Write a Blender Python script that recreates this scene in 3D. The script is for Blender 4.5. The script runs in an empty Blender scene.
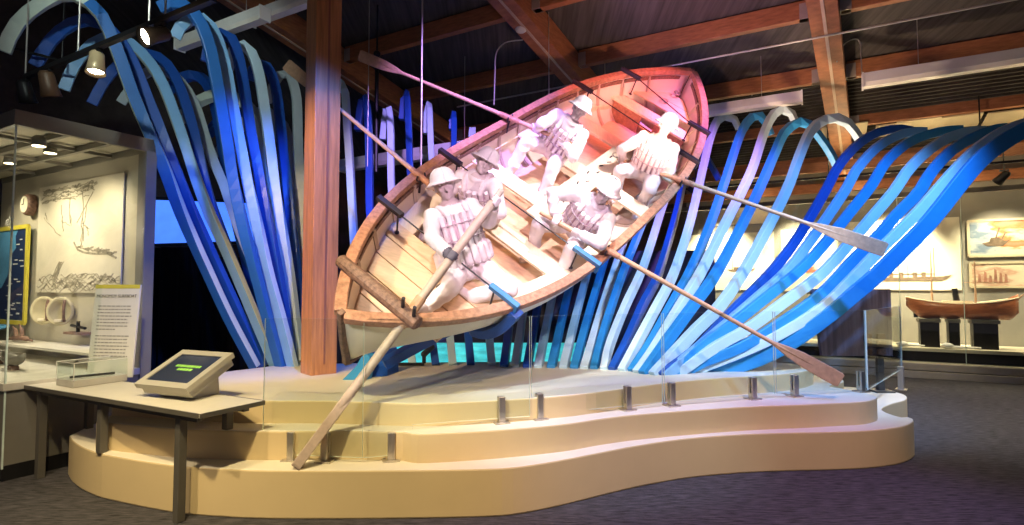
import bpy, bmesh, math, random
from mathutils import Vector, Matrix, Quaternion
random.seed(7)
SC = bpy.context.scene
COL = SC.collection
V = Vector
PI = math.pi

# ------------------------------------------------------------------ camera
F = 550.0; CX = 512.0; CY = 262.5; H = 1.55
TILT = math.atan(25.5 / 550); CT = math.cos(TILT); ST = math.sin(TILT)
cd = bpy.data.cameras.new('camera')
cd.sensor_width = 36.0; cd.lens = F / 1024 * 36.0; cd.clip_start = 0.05; cd.clip_end = 200
cam = bpy.data.objects.new('camera', cd); COL.objects.link(cam)
cam.location = (0, 0, H); cam.rotation_euler = (PI / 2 + TILT, 0, 0)
SC.camera = cam

def ray(px, py):
    u = (px - CX) / F; v = (CY - py) / F
    return V((u, CT - v * ST, ST + v * CT))
def at(px, py, Y=None, z=None):
    d = ray(px, py)
    t = Y / d.y if Y is not None else (z - H) / d.z
    return V((0, 0, H)) + d * t
def at_plane(px, py, p, n):
    d = ray(px, py); o = V((0, 0, H))
    return o + d * ((p - o).dot(n) / d.dot(n))
def proj(P):
    X, Y, Z = P[0], P[1], P[2] - H
    d = Y * CT + Z * ST; v = -Y * ST + Z * CT
    return V((CX + F * X / d, CY - F * v / d))

# room grid: A runs away to the far side, B runs across (towards the left and away)
A = V((.485, .875, 0)).normalized(); B = V((-.875, .485, 0)).normalized(); U = V((0, 0, 1))

# ------------------------------------------------------------------ materials
MATS = {}
def nd(nt, t, **kw):
    n = nt.nodes.new(t)
    for k, v in kw.items():
        if k in n.inputs: n.inputs[k].default_value = v
        else: setattr(n, k, v)
    return n
def mat(name, col, rough=.6, metal=0., var=.12, scale=6., stretch=(1, 1, 1), bump=0., bscale=60., emit=0., ecol=None, rot=(0, 0, 0), detail=4.):
    if name in MATS: return MATS[name]
    m = bpy.data.materials.new(name); m.use_nodes = True; nt = m.node_tree
    b = nt.nodes['Principled BSDF']
    tc = nd(nt, 'ShaderNodeTexCoord'); mp = nd(nt, 'ShaderNodeMapping')
    mp.inputs['Scale'].default_value = stretch; mp.inputs['Rotation'].default_value = rot
    nt.links.new(tc.outputs['Object'], mp.inputs['Vector'])
    nz = nd(nt, 'ShaderNodeTexNoise', Scale=scale, Detail=detail, Roughness=.6)
    nt.links.new(mp.outputs['Vector'], nz.inputs['Vector'])
    cr = nd(nt, 'ShaderNodeValToRGB')
    c = V(col)
    lo = c * (1 - var); hi = V([min(1, x * (1 + var)) for x in c])
    cr.color_ramp.elements[0].position = .3; cr.color_ramp.elements[1].position = .7
    cr.color_ramp.elements[0].color = (*lo, 1); cr.color_ramp.elements[1].color = (*hi, 1)
    nt.links.new(nz.outputs['Fac'], cr.inputs['Fac'])
    nt.links.new(cr.outputs['Color'], b.inputs['Base Color'])
    b.inputs['Roughness'].default_value = rough; b.inputs['Metallic'].default_value = metal
    if bump:
        n2 = nd(nt, 'ShaderNodeTexNoise', Scale=bscale, Detail=3.)
        nt.links.new(mp.outputs['Vector'], n2.inputs['Vector'])
        bp = nd(nt, 'ShaderNodeBump', Strength=bump, Distance=.02)
        nt.links.new(n2.outputs['Fac'], bp.inputs['Height']); nt.links.new(bp.outputs['Normal'], b.inputs['Normal'])
    if emit:
        if ecol is not None: b.inputs['Emission Color'].default_value = (*ecol, 1)
        else: nt.links.new(cr.outputs['Color'], b.inputs['Emission Color'])
        b.inputs['Emission Strength'].default_value = emit
    MATS[name] = m
    return m
def wood(name, col, var=.3, stretch=(1, 1, 12), rough=.5, scale=4., rot=(0, 0, 0)):
    return mat(name, col, rough, 0, var, scale, stretch, .15, 20, rot=rot)
def glassmat(name, tint=(.93, .98, .95), refl=.9):
    if name in MATS: return MATS[name]
    m = bpy.data.materials.new(name); m.use_nodes = True; nt = m.node_tree
    nt.nodes.remove(nt.nodes['Principled BSDF'])
    out = nt.nodes['Material Output']
    tr = nd(nt, 'ShaderNodeBsdfTransparent'); tr.inputs['Color'].default_value = (*tint, 1)
    gl = nd(nt, 'ShaderNodeBsdfGlossy'); gl.inputs['Roughness'].default_value = .02; gl.inputs['Color'].default_value = (refl, refl, refl, 1)
    lw = nd(nt, 'ShaderNodeLayerWeight', Blend=.5); pw = nd(nt, 'ShaderNodeMath', operation='POWER'); pw.inputs[1].default_value = 4.
    ma = nd(nt, 'ShaderNodeMath', operation='MULTIPLY_ADD'); ma.inputs[1].default_value = .5; ma.inputs[2].default_value = .035
    mx = nd(nt, 'ShaderNodeMixShader')
    nt.links.new(lw.outputs['Facing'], pw.inputs[0]); nt.links.new(pw.outputs[0], ma.inputs[0]); nt.links.new(ma.outputs[0], mx.inputs['Fac'])
    nt.links.new(tr.outputs[0], mx.inputs[1]); nt.links.new(gl.outputs[0], mx.inputs[2])
    nt.links.new(mx.outputs[0], out.inputs['Surface'])
    MATS[name] = m
    return m

# ------------------------------------------------------------------ mesh builder (world coordinates)
class MB:
    def __init__(s): s.bm = bmesh.new(); s.mi = 0
    def face(s, vs):
        try:
            f = s.bm.faces.new(vs); f.material_index = s.mi; return f
        except ValueError: return None
    def hexa(s, p):                       # 8 points: bottom loop then top loop
        v = [s.bm.verts.new(q) for q in p]
        for i in ((3, 2, 1, 0), (4, 5, 6, 7), (0, 1, 5, 4), (1, 2, 6, 5), (2, 3, 7, 6), (3, 0, 4, 7)):
            s.face([v[k] for k in i])
        return s
    def box(s, c, sx, sy, sz, X=V((1, 0, 0)), Y=V((0, 1, 0)), Z=V((0, 0, 1))):
        c = V(c); x = V(X) * (sx / 2); y = V(Y) * (sy / 2); z = V(Z) * (sz / 2)
        return s.hexa([c - x - y - z, c + x - y - z, c + x + y - z, c - x + y - z, c - x - y + z, c + x - y + z, c + x + y + z, c - x + y + z])
    def bar(s, a, b, w, h, up=U):         # rectangular bar from a to b
        a = V(a); b = V(b); t = (b - a).normalized(); sd = t.cross(V(up)).normalized(); u = sd.cross(t)
        x = sd * (w / 2); y = u * (h / 2)
        return s.hexa([a - x - y, a + x - y, b + x - y, b - x - y, a - x + y, a + x + y, b + x + y, b - x + y])
    def prism(s, poly, z0, z1):
        n = len(poly)
        a = [s.bm.verts.new((p[0], p[1], z0)) for p in poly]; b = [s.bm.verts.new((p[0], p[1], z1)) for p in poly]
        s.face(a[::-1]); s.face(b)
        for i in range(n): s.face([a[i], a[(i + 1) % n], b[(i + 1) % n], b[i]])
        return s
    def slab(s, pts, nvec):               # polygon extruded along nvec
        n = len(pts); a = [s.bm.verts.new(V(p)) for p in pts]; b = [s.bm.verts.new(V(p) + V(nvec)) for p in pts]
        s.face(a[::-1]); s.face(b)
        for i in range(n): s.face([a[i], a[(i + 1) % n], b[(i + 1) % n], b[i]])
        return s
    def tube(s, pts, r, seg=10, cap=True):
        pts = [V(p) for p in pts]
        rs = r if isinstance(r, (list, tuple)) else [r] * len(pts)
        rings = []; prev = None
        for i, p in enumerate(pts):
            t = (pts[min(i + 1, len(pts) - 1)] - pts[max(i - 1, 0)])
            t = t.normalized() if t.length > 1e-9 else U
            if prev is None:
                ref = U if abs(t.z) < .9 else V((1, 0, 0))
                x = t.cross(ref).normalized()
            else:
                x = (prev - t * prev.dot(t)).normalized()
            prev = x; y = t.cross(x)
            rings.append([s.bm.verts.new(p + (x * math.cos(2 * PI * k / seg) + y * math.sin(2 * PI * k / seg)) * rs[i]) for k in range(seg)])
        for a, b in zip(rings, rings[1:]):
            for k in range(seg): s.face([a[k], a[(k + 1) % seg], b[(k + 1) % seg], b[k]])
        if cap: s.face(rings[0][::-1]); s.face(rings[-1])
        return s
    def sweep(s, pts, sides, deps, two=False):       # rectangular section: side and depth half vectors per point
        rings = []
        for p, a, d in zip(pts, sides, deps):
            rings.append([s.bm.verts.new(q) for q in (p - a - d, p + a - d, p + a + d, p - a + d)])
        for a, b in zip(rings, rings[1:]):
            for k in range(4):
                fc = s.face([a[k], a[(k + 1) % 4], b[(k + 1) % 4], b[k]])
                if fc is not None and two: fc.material_index = k % 2
        s.face(rings[0][::-1]); s.face(rings[-1])
        return s
    def ell(s, c, ax, ay, az, nu=14, nv=9):
        c = V(c); ax = V(ax); ay = V(ay); az = V(az)
        top = s.bm.verts.new(c + az); bot = s.bm.verts.new(c - az); rings = []
        for j in range(1, nv):
            th = PI * j / nv
            rings.append([s.bm.verts.new(c + az * math.cos(th) + (ax * math.cos(2 * PI * k / nu) + ay * math.sin(2 * PI * k / nu)) * math.sin(th)) for k in range(nu)])
        for k in range(nu):
            s.face([top, rings[0][k], rings[0][(k + 1) % nu]]); s.face([bot, rings[-1][(k + 1) % nu], rings[-1][k]])
        for a, b in zip(rings, rings[1:]):
            for k in range(nu): s.face([a[k], b[k], b[(k + 1) % nu], a[(k + 1) % nu]])
        return s
    def capsule(s, a, b, ra, rb, seg=12):
        a = V(a); b = V(b); t = b - a; L = t.length
        if L < 1e-6: return s.ell(a, V((ra, 0, 0)), V((0, ra, 0)), V((0, 0, ra)), seg, 8)
        t = t / L; pts = []; rs = []
        for k in range(4):
            an = PI / 2 * (1 - k / 4); pts.append(a - t * ra * math.sin(an)); rs.append(max(.0008, ra * math.cos(an)))
        for k in range(5):
            f = k / 4; pts.append(a + t * L * f); rs.append(ra + (rb - ra) * f)
        for k in range(1, 5):
            an = PI / 2 * k / 4; pts.append(b + t * rb * math.sin(an)); rs.append(max(.0008, rb * math.cos(an)))
        return s.tube(pts, rs, seg)
    def lathe(s, c, prof, ax=U, seg=20):  # prof: (radius, height) along ax
        c = V(c); ax = V(ax).normalized()
        return s.tube([c + ax * h for r, h in prof], [max(.0006, r) for r, h in prof], seg) if all(b[1] - a[1] > 1e-6 for a, b in zip(prof, prof[1:])) else s._lathe(c, prof, ax, seg)
    def _lathe(s, c, prof, ax, seg):
        ref = U if abs(ax.z) < .9 else V((1, 0, 0)); x = ax.cross(ref).normalized(); y = ax.cross(x)
        rings = [[s.bm.verts.new(c + ax * h + (x * math.cos(2 * PI * k / seg) + y * math.sin(2 * PI * k / seg)) * max(.0006, r)) for k in range(seg)] for r, h in prof]
        for a, b in zip(rings, rings[1:]):
            for k in range(seg): s.face([a[k], a[(k + 1) % seg], b[(k + 1) % seg], b[k]])
        s.face(rings[0][::-1]); s.face(rings[-1])
        return s
    def grid(s, rows):
        vs = [[s.bm.verts.new(V(p)) for p in r] for r in rows]
        for a, b in zip(vs, vs[1:]):
            for k in range(len(a) - 1): s.face([a[k], a[k + 1], b[k + 1], b[k]])
        return s
    def build(s, name, mats, parent=None, smooth=False, bevel=0., origin=None, label=None, fixn=True):
        bm = s.bm
        if fixn: bmesh.ops.recalc_face_normals(bm, faces=bm.faces)
        if origin is None:
            if parent is not None: origin = wloc(parent)
            else:
                n = max(1, len(bm.verts)); c = V((0, 0, 0)); zmin = 1e9
                for v in bm.verts: c += v.co; zmin = min(zmin, v.co.z)
                c /= n; origin = V((c.x, c.y, zmin))
        origin = V(origin)
        for v in bm.verts: v.co -= origin
        me = bpy.data.meshes.new(name); bm.to_mesh(me); bm.free()
        for m in (mats if isinstance(mats, (list, tuple)) else [mats]): me.materials.append(m)
        if smooth:
            for p in me.polygons: p.use_smooth = True
        o = bpy.data.objects.new(name, me); COL.objects.link(o)
        if parent is not None: o.parent = parent
        else: o.location = origin
        if bevel:
            bv = o.modifiers.new('edge', 'BEVEL'); bv.width = bevel; bv.segments = 2; bv.limit_method = 'ANGLE'; bv.angle_limit = .6
        if label: o['label'] = label
        return o
def wloc(o):
    p = V((0, 0, 0))
    while o is not None: p = p + o.location; o = o.parent
    return p
def tag(o, label, cat, group=None, kind=None):
    o['label'] = label; o['category'] = cat
    if group: o['group'] = group
    if kind: o['kind'] = kind
    return o
def thing(name, loc, label, cat, group=None):
    o = bpy.data.objects.new(name, None); o.empty_display_size = .1; COL.objects.link(o)
    o.location = V(loc); return tag(o, label, cat, group)
def struct(o): o['kind'] = 'structure'; return o
def spline(P, n):
    P = [V(p) for p in P]; Q = [P[0] * 2 - P[1]] + P + [P[-1] * 2 - P[-2]]
    m = len(P) - 1; out = []
    # roughly even in length
    L = [0.]
    for a, b in zip(P, P[1:]): L.append(L[-1] + (b - a).length)
    for k in range(n):
        s = L[-1] * k / (n - 1); i = 0
        while i < m - 1 and L[i + 1] < s: i += 1
        t = (s - L[i]) / max(1e-9, L[i + 1] - L[i]); t = min(1, max(0, t))
        a, b, c, d = Q[i:i + 4]
        out.append(.5 * ((2 * b) + (c - a) * t + (2 * a - 5 * b + 4 * c - d) * t * t + (3 * b - a - 3 * c + d) * t ** 3))
    return out
def ordinal(n): return ['first', 'second', 'third', 'fourth', 'fifth', 'sixth', 'seventh', 'eighth', 'ninth', 'tenth', 'eleventh', 'twelfth', 'thirteenth', 'fourteenth', 'fifteenth', 'sixteenth', 'seventeenth', 'eighteenth', 'nineteenth', 'twentieth'][n - 1]
def text_mesh(txt, size, name, m, parent, origin, X, Yv, N, align='CENTER', off=.003):
    cu = bpy.data.curves.new('t', 'FONT'); cu.body = txt; cu.size = size; cu.align_x = align; cu.align_y = 'CENTER'; cu.extrude = .0008
    ob = bpy.data.objects.new('t', cu); COL.objects.link(ob)
    dg = bpy.context.evaluated_depsgraph_get(); me = bpy.data.meshes.new_from_object(ob.evaluated_get(dg))
    bpy.data.objects.remove(ob); bpy.data.curves.remove(cu)
    po = wloc(parent)
    for v in me.vertices:
        v.co = V(origin) + V(X) * v.co.x + V(Yv) * v.co.y + V(N) * (v.co.z + off) - po
    me.materials.clear(); me.materials.append(m); me.name = name
    o = bpy.data.objects.new(name, me); COL.objects.link(o); o.parent = parent
    return o

# common materials
m_carpet = mat('carpet', (.058, .053, .060), .95, 0, .95, 5., (1.6, 11, 1), .8, 24, rot=(0, 0, .12), detail=8.)
m_deck = mat('roof_deck', (.075, .068, .062), .9, 0, .4, 2., (9, .4, 1), .1, rot=(0, 0, .5))
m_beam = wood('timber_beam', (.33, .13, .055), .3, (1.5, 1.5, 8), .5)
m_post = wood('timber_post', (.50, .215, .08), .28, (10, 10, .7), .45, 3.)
m_dark = mat('black_metal', (.012, .012, .014), .45, .3, .2)
m_curtain = mat('black_curtain', (.008, .009, .014), .95, 0, .4, 3., (14, 14, .3))
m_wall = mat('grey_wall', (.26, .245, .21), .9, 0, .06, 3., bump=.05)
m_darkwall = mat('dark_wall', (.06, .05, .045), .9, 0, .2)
m_white = mat('white_metal', (.72, .72, .70), .45, 0, .04)
m_steel = mat('brushed_steel', (.62, .57, .50), .42, 1., .15, 30, (1, 1, .1))
m_grey = mat('grey_metal', (.115, .105, .09), .5, .3, .08)
m_cable = mat('cable_steel', (.5, .48, .45), .4, .6, .1)
# ------------------------------------------------------------------ room shell
fl = MB(); fl.slab([(-14, -3, -.1), (16, -3, -.1), (16, 24, -.1), (-14, 24, -.1)], (0, 0, .1)); struct(fl.build('floor', m_carpet, origin=(0, 0, 0)))
Z0 = 6.55; K = .21
def roofz(x, y, dz=0.): return Z0 - K * (A.x * x + A.y * y) + dz
WP = V((8.3, 10.2, 0))                    # a point of the back wall, which runs along B
def wpt(s, z, off=0.): return WP + B * s - A * off + U * z
cl = MB()
q = [WP - B * 9 + A * .3, WP + B * 26 + A * .3, WP + B * 26 - A * 17, WP - B * 9 - A * 17]
cl.slab([V((p.x, p.y, roofz(p.x, p.y, .26))) for p in q], (0, 0, .12)); struct(cl.build('ceiling', m_deck))
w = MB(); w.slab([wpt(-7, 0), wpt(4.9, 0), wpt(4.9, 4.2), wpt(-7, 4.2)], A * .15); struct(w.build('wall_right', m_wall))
w = MB(); w.slab([wpt(4.9, 0), wpt(22, 0), wpt(22, 4.2), wpt(4.9, 4.2)], A * .15); struct(w.build('wall_back', m_darkwall))  # same grey wall carried on, its unlit stretch put into a darker colour
w = MB(); lw = V((-8.2, 6.5, 0)); w.slab([lw - A * 8, lw + A * 12, lw + A * 12 + U * 6, lw - A * 8 + U * 8], B * .15); struct(w.build('wall_left', m_darkwall))
w = MB(); rw = wpt(-6.6, 0); w.slab([rw, rw - A * 12, rw - A * 12 + U * 7, rw + U * 5], B * -.15); struct(w.build('wall_side', m_darkwall))

# girders run down-slope, purlins across
G = V((.55, .835, -.21))
def roof_at(px, py, dz): # point on the plane parallel to the roof
    n = V((K * A.x, K * A.y, 1)).normalized()
    return at_plane(px, py, V((0, 0, Z0 + dz)), n)
gird = []
for i, (px, py, lab) in enumerate([(300, 47, 'brown timber roof beam disappearing behind the tall post'), (538, 42, 'brown sloping roof beam carrying the round smoke detector'), (829, 55, 'brown roof beam sloping down above the tall blue slats')]):
    c = roof_at(px, py, -.14); a = c - G * 3.2; b = c + G * (6.0 if i else 8.)
    # stop at back wall
    lim = (WP - b).dot(A)
    if lim < .1: b = b + G * (lim - .1) / G.dot(A)
    n = V((K * A.x, K * A.y, 1)).normalized()
    r = thing('roof_girder', a, lab, 'beam', 'sloping roof girders')
    g = MB()
    for o in (-.085, .085):
        sd = G.cross(n).normalized() * o
        g.bar(a + sd + n * .17, b + sd + n * .17, .15, .36, n)
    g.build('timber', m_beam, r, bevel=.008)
    g = MB(); g.bar(a - n * .012, b - n * .012, .035, .02, n); g.build('cable_conduit', mat('conduit_tan', (.55, .42, .3), .5), r)
    gird.append((a, b))
def on_girder(i, acoord, dz):             # girder axis at roof coordinate acoord (distance along A)
    a, b = gird[i]; t = (acoord - a.dot(A)) / (b - a).dot(A); p = a + (b - a) * t
    return V((p.x, p.y, roofz(p.x, p.y, dz)))
def a_of(px, py):
    p = roof_at(px, py, 0); return p.dot(A)
AP = [a_of(445, 36), a_of(600, 63), a_of(770, 91)]
st_ = AP[2] - AP[1]
AP += [AP[2] + st_ * 1.0, AP[2] + st_ * 2.0]
m_brk = mat('galvanised_bracket', (.42, .36, .33), .5, .5)
words_row = ['highest', 'second', 'third', 'fourth', 'lowest']
for k, ac in enumerate(AP):
    for bay in (0, 1, 2):
        if (bay, k) in ((0, 3), (0, 4), (2, 0)): continue
        p0 = on_girder(bay, ac, 0); s0 = p0 - B * .17
        if bay < 2: p1 = on_girder(bay + 1, ac, 0); s1 = p1 + B * .17
        else: s1 = p0 - B * 6.0
        bn = ['from tall post to detector beam', 'from detector beam to the beam above the slats', 'over the picture gallery'][bay]
        r = thing('roof_purlin', s0, '%s timber roof crossbeam %s' % (words_row[k], bn), 'beam', 'roof crossbeams')
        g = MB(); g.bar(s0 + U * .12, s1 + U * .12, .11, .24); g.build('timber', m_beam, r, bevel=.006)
        for e, dr in ((s0, -B), (s1, B)):
            if bay == 2 and e is s1: continue
            g = MB()
            g.box(e + dr * .05 + U * .1, .12, .125, .2, B, A); g.build('bracket', m_brk, r)

# electrical: smoke detector and its conduits
d = roof_at(521, 31, -.17)
r = thing('smoke_detector', d, 'round white smoke detector under the sloping beam', 'smoke detector')
g = MB(); g.lathe(d, [(.075, .04), (.08, .02), (.07, 0), (.05, -.015), (.0, -.02)]); g.build('housing', m_white, r, True)
c1 = at(523, 40, Y=d.y); c2 = at(503, 44, Y=d.y); c3 = at(496, 54, Y=d.y); c4 = at(494, 105, Y=d.y)
g = MB(); g.tube(spline([c1, at(512, 41, Y=d.y), c2, c3, at(495, 75, Y=d.y), c4], 24), .008); tag(g.build('conduit', m_cable), 'thin grey conduit bending down from the detector beam', 'conduit')
yb = roof_at(835, 55, 0).y - .1
g = MB(); g.tube(spline([at(837, 62, Y=yb), at(838, 52, Y=yb), at(847, 42, Y=yb), at(856, 39, Y=yb), at(860, 43, Y=yb), at(861, 55, Y=yb), at(862, 77, Y=yb)], 28), .008); tag(g.build('conduit', m_cable), 'thin conduit looping from roof beam down to the long white light trough', 'conduit')
p = at(740, 52.5, Y=7.25)
g = MB(); g.tube([p + B * 4.6, p - B * 3.6], .013); tag(g.build('conduit', m_cable), 'long straight grey pipe running across under the roof', 'pipe')
# white light troughs
m_lens = mat('trough_lens', (.75, .72, .66), .35, 0, .1, 3)
def trough(pa, pb, w, h, lab, cut=True):
    pa = V(pa); pb = V(pb); t = (pb - pa).normalized(); sd = t.cross(U).normalized()
    r = thing('trough_light', pa, lab, 'light', 'long white light troughs')
    g = MB(); g.bar(pa + U * h * .55, pb + U * h * .55, w, h * .9); g.build('body', m_white, r, bevel=.008)
    g = MB(); pts = []
    g.hexa([pa - sd * w * .36 - U * h * .2, pa + sd * w * .36 - U * h * .2, pb + sd * w * .36 - U * h * .2, pb - sd * w * .36 - U * h * .2,
            pa - sd * w * .48 + U * h * .12, pa + sd * w * .48 + U * h * .12, pb + sd * w * .48 + U * h * .12, pb - sd * w * .48 + U * h * .12]); g.build('lens', m_lens, r)
    g = MB(); g.box(pa + U * h * .4, .02, w * 1.06, h * 1.3, t, sd); g.build('end_cap', m_white, r)
    g = MB(); g.box(pb + U * h * .4, .02, w * 1.06, h * 1.3, t, sd); g.build('end_cap', m_white, r)
    for f in (.2, .8):
        p = pa.lerp(pb, f) + U * h; top = roofz(p.x, p.y, 0.24)
        g = MB(); g.tube([p, V((p.x, p.y, top))], .004, 6); g.build('hanger', m_cable, r)
    return r
e = at(863, 86, z=4.22); trough(e, e - B * 3.0, .17, .15, 'long white light trough over the gallery, fed by a looping conduit')
e = at(802, 101, z=4.2); trough(e, e + B * 2.6, .17, .13, 'white light trough hanging behind the raised bow of the boat')
e = at(251, 24, z=4.7); trough(e, e - B * 2.2, .13, .12, 'white light trough ending at the top of the timber post')
e = at(204, 40, z=4.5); trough(e + B * .5, e - B * 1.1, .13, .12, 'white light trough half hidden behind the tall curling slats')
e = at(341, 170, Y=10.0); trough(e, e - B * 3.4, .2, .17, 'low pale light trough far behind the stern of the boat')

# boat suspension cables and a black drop pole
for (px, y0, y1, Y, lab) in [(421, -30, 176, 6.3, 'thick steel cable dropping to the gunwale beside the timber post'), (549, -10, 101, 7.45, 'thin steel cable dropping to the rail above the upper rower'), (605, -10, 78, 8.3, 'thin steel cable dropping to the raised bow'), (649, 20, 69, 8.75, 'short steel cable dropping to the rail near the stem'), (367, -30, 200, 7.0, 'thin cable hanging beside the purple slats behind the post')]:
    b = at(px, y1, Y=Y); top = roofz(b.x, b.y, .24)
    g = MB(); g.tube([b, V((b.x, b.y, top))], .010 if px == 421 else .0055, 8)
    tag(g.build('suspension_cable', m_cable), lab, 'cable', 'hanging cables')
b = at(752, 112, z=4.33); g = MB(); g.tube([at(752, 96, Y=b.y), V((b.x, b.y, roofz(b.x, b.y, .24)))], .005, 8); tag(g.build('suspension_cable', m_cable), 'thin cable holding the white trough behind the bow', 'cable', 'hanging cables')
b = at(376, 172, Y=7.6); tp = at(377, 54, Y=7.6)
r = thing('hanging_pole', b, 'black vertical pole with a knob hanging behind the stern', 'pole')
g = MB(); g.tube([b, tp], .028); g.build('pole', m_dark, r); g = MB(); g.ell(tp, V((.05, 0, 0)), V((0, .05, 0)), V((0, 0, .05))); g.build('knob', m_dark, r, True)
g = MB(); g.tube([tp, V((tp.x, tp.y, roofz(tp.x, tp.y, .2)))], .012); g.build('rod', m_dark, r)

# black curtain partition behind the platform
def curtain(a, b, z1, lab, amp=.05, n=90, m=m_curtain):
    a = V(a); b = V(b); t = (b - a).normalized(); nn = t.cross(U); L = (b - a).length
    fr = [a + t * (L * k / n) + nn * (amp * math.sin(k * 1.3) + amp * .5 * math.sin(k * .47)) for k in range(n + 1)]
    g = MB(); g.prism([(p.x, p.y) for p in fr] + [(p.x + nn.x * .03, p.y + nn.y * .03) for p in fr[::-1]], 0.01, z1)
    return tag(g.build('curtain', m), lab, 'curtain')
curtain((-4.6, 7.9, 0), (-1.5, 8.9, 0), 2.0, 'black curtain hanging behind the tall curling slats and the post')
curtain((-9.5, 8.7, 0), (-4.7, 8.0, 0), 2.14, 'black curtain below the blue projection screen')
g = MB(); a0 = V((-1.4, 8.95, 0)); b0 = V((3.12, 8.45, 0)); m_part = mat('dark_blue_panel', (.03, .03, .075), .7, 0, .1)
g.slab([a0 + U * .01, b0 + U * .01, b0 + U * 2.13, a0 + U * 2.13], V((0, .08, 0))); tag(g.build('partition_panel', m_part), 'dark blue partition panel standing behind the boat and slats', 'partition')
# ------------------------------------------------------------------ platform
T1, T2, T3 = .325, .53, .70
def fl_pts(pts, z): return [at(px, py, z=z).to_2d() for px, py in pts]
def smooth2(P, n): return [p.to_2d() for p in spline([V((p[0], p[1], 0)) for p in P], n)]
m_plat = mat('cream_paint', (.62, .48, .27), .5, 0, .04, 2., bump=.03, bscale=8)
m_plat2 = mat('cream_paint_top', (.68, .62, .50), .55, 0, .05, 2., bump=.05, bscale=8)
t1f = fl_pts([(68, 475), (72, 482), (82, 490), (97, 497), (112, 501), (150, 509), (186, 514.6), (232, 518), (278, 519.5), (360, 519.5), (440, 518.5), (480, 517.5), (512, 515.5), (548, 509), (586, 500), (635, 488), (684, 479), (733, 474), (782, 471.5), (825, 470.5), (862, 469), (890, 466), (908, 461.5), (915, 455)], 0)
t1b = [(4.0, 5.25), (4.05, 5.5), (4.12, 5.75), (4.4, 5.95), (4.62, 6.2), (4.6, 6.5), (4.3, 6.75), (3.6, 6.95)]
tail = [(2.0, 7.2), (-1.0, 7.0), (-3.2, 6.7), (-4.0, 6.0), (-4.0, 5.2)]
end = t1f[-1]
poly1 = smooth2(t1f + [(end.x + .02, end.y + .12)] + [(end.x - .06, 5.3), (end.x - .02, 5.6), (end.x + .22, 5.85), (end.x + .62, 6.15), (end.x + .78, 6.5), (end.x + .5, 6.85), (3.2, 7.2)], 150) + [V(p) for p in [(2.0, 7.35), (-1.0, 7.1), (-3.0, 6.8), (-4.0, 5.9)]]
t2f = fl_pts([(96, 421), (108, 422.5), (150, 426.5), (185, 429), (260, 431), (330, 430.5), (404, 431.5)], T2) + fl_pts([(413, 433.5), (440, 433), (500, 429.5), (562, 424), (600, 418.5), (635, 414.4), (684, 410.5), (720, 408), (757, 406), (800, 404.5), (831, 403), (858, 401.8), (871, 400), (877, 397)], T2)
e2 = t2f[-1]
poly2 = smooth2(t2f + [(e2.x + .03, e2.y + .2), (e2.x - .05, e2.y + .42), (e2.x - .1, e2.y + .6), (e2.x + .2, e2.y + .85), (e2.x + .3, e2.y + 1.2), (e2.x, e2.y + 1.5), (2.6, 7.0)], 130) + [V(p) for p in [(1.0, 7.0), (-1.0, 6.85), (-2.9, 6.5), (-3.4, 5.6)]]
t3f = fl_pts([(112, 394), (150, 396), (200, 398.5), (250, 400.5), (300, 400.5), (345, 401), (420, 403), (488, 400.6), (557, 396), (600, 391.5), (640, 386), (669, 382.6), (719, 378), (768, 375), (795, 372.5), (808, 370), (812, 367)], T3)
e3 = t3f[-1]
poly3 = smooth2(t3f + [(e3.x - .1, e3.y + .25), (e3.x - .5, e3.y + .5), (1.8, 6.3)], 110) + [V(p) for p in [(.8, 6.45), (-1.0, 6.35), (-2.5, 6.2), (-3.1, 5.4)]]
plat = thing('display_platform', (0, 5, 0), 'three-tiered cream platform with a wavy front edge under the boat', 'platform')
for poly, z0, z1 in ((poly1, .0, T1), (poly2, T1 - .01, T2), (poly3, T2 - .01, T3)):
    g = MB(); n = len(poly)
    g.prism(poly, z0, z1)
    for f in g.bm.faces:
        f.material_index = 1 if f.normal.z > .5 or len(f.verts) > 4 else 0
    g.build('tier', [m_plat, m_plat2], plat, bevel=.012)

# timber post, standing diamond-wise to the camera
pc = at(319, 376, z=T3); pc = V(((320 - 512) / 550 * (pc.y + .18), pc.y + .18, 0))
r = thing('timber_post', V((pc.x, pc.y, T3)), 'tall square timber post rising through the roof beside the stern', 'post')
ang = math.radians(42); PT = roofz(pc.x, pc.y, .18)
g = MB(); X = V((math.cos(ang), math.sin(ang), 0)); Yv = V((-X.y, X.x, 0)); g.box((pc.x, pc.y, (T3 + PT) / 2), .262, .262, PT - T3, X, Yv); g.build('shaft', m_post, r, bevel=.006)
g = MB(); g.box(pc - Yv * .1325 + U * 2.9, .02, .006, 4.2, X, Yv); g.build('seam', mat('post_seam', (.28, .11, .06), .6), r)

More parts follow.
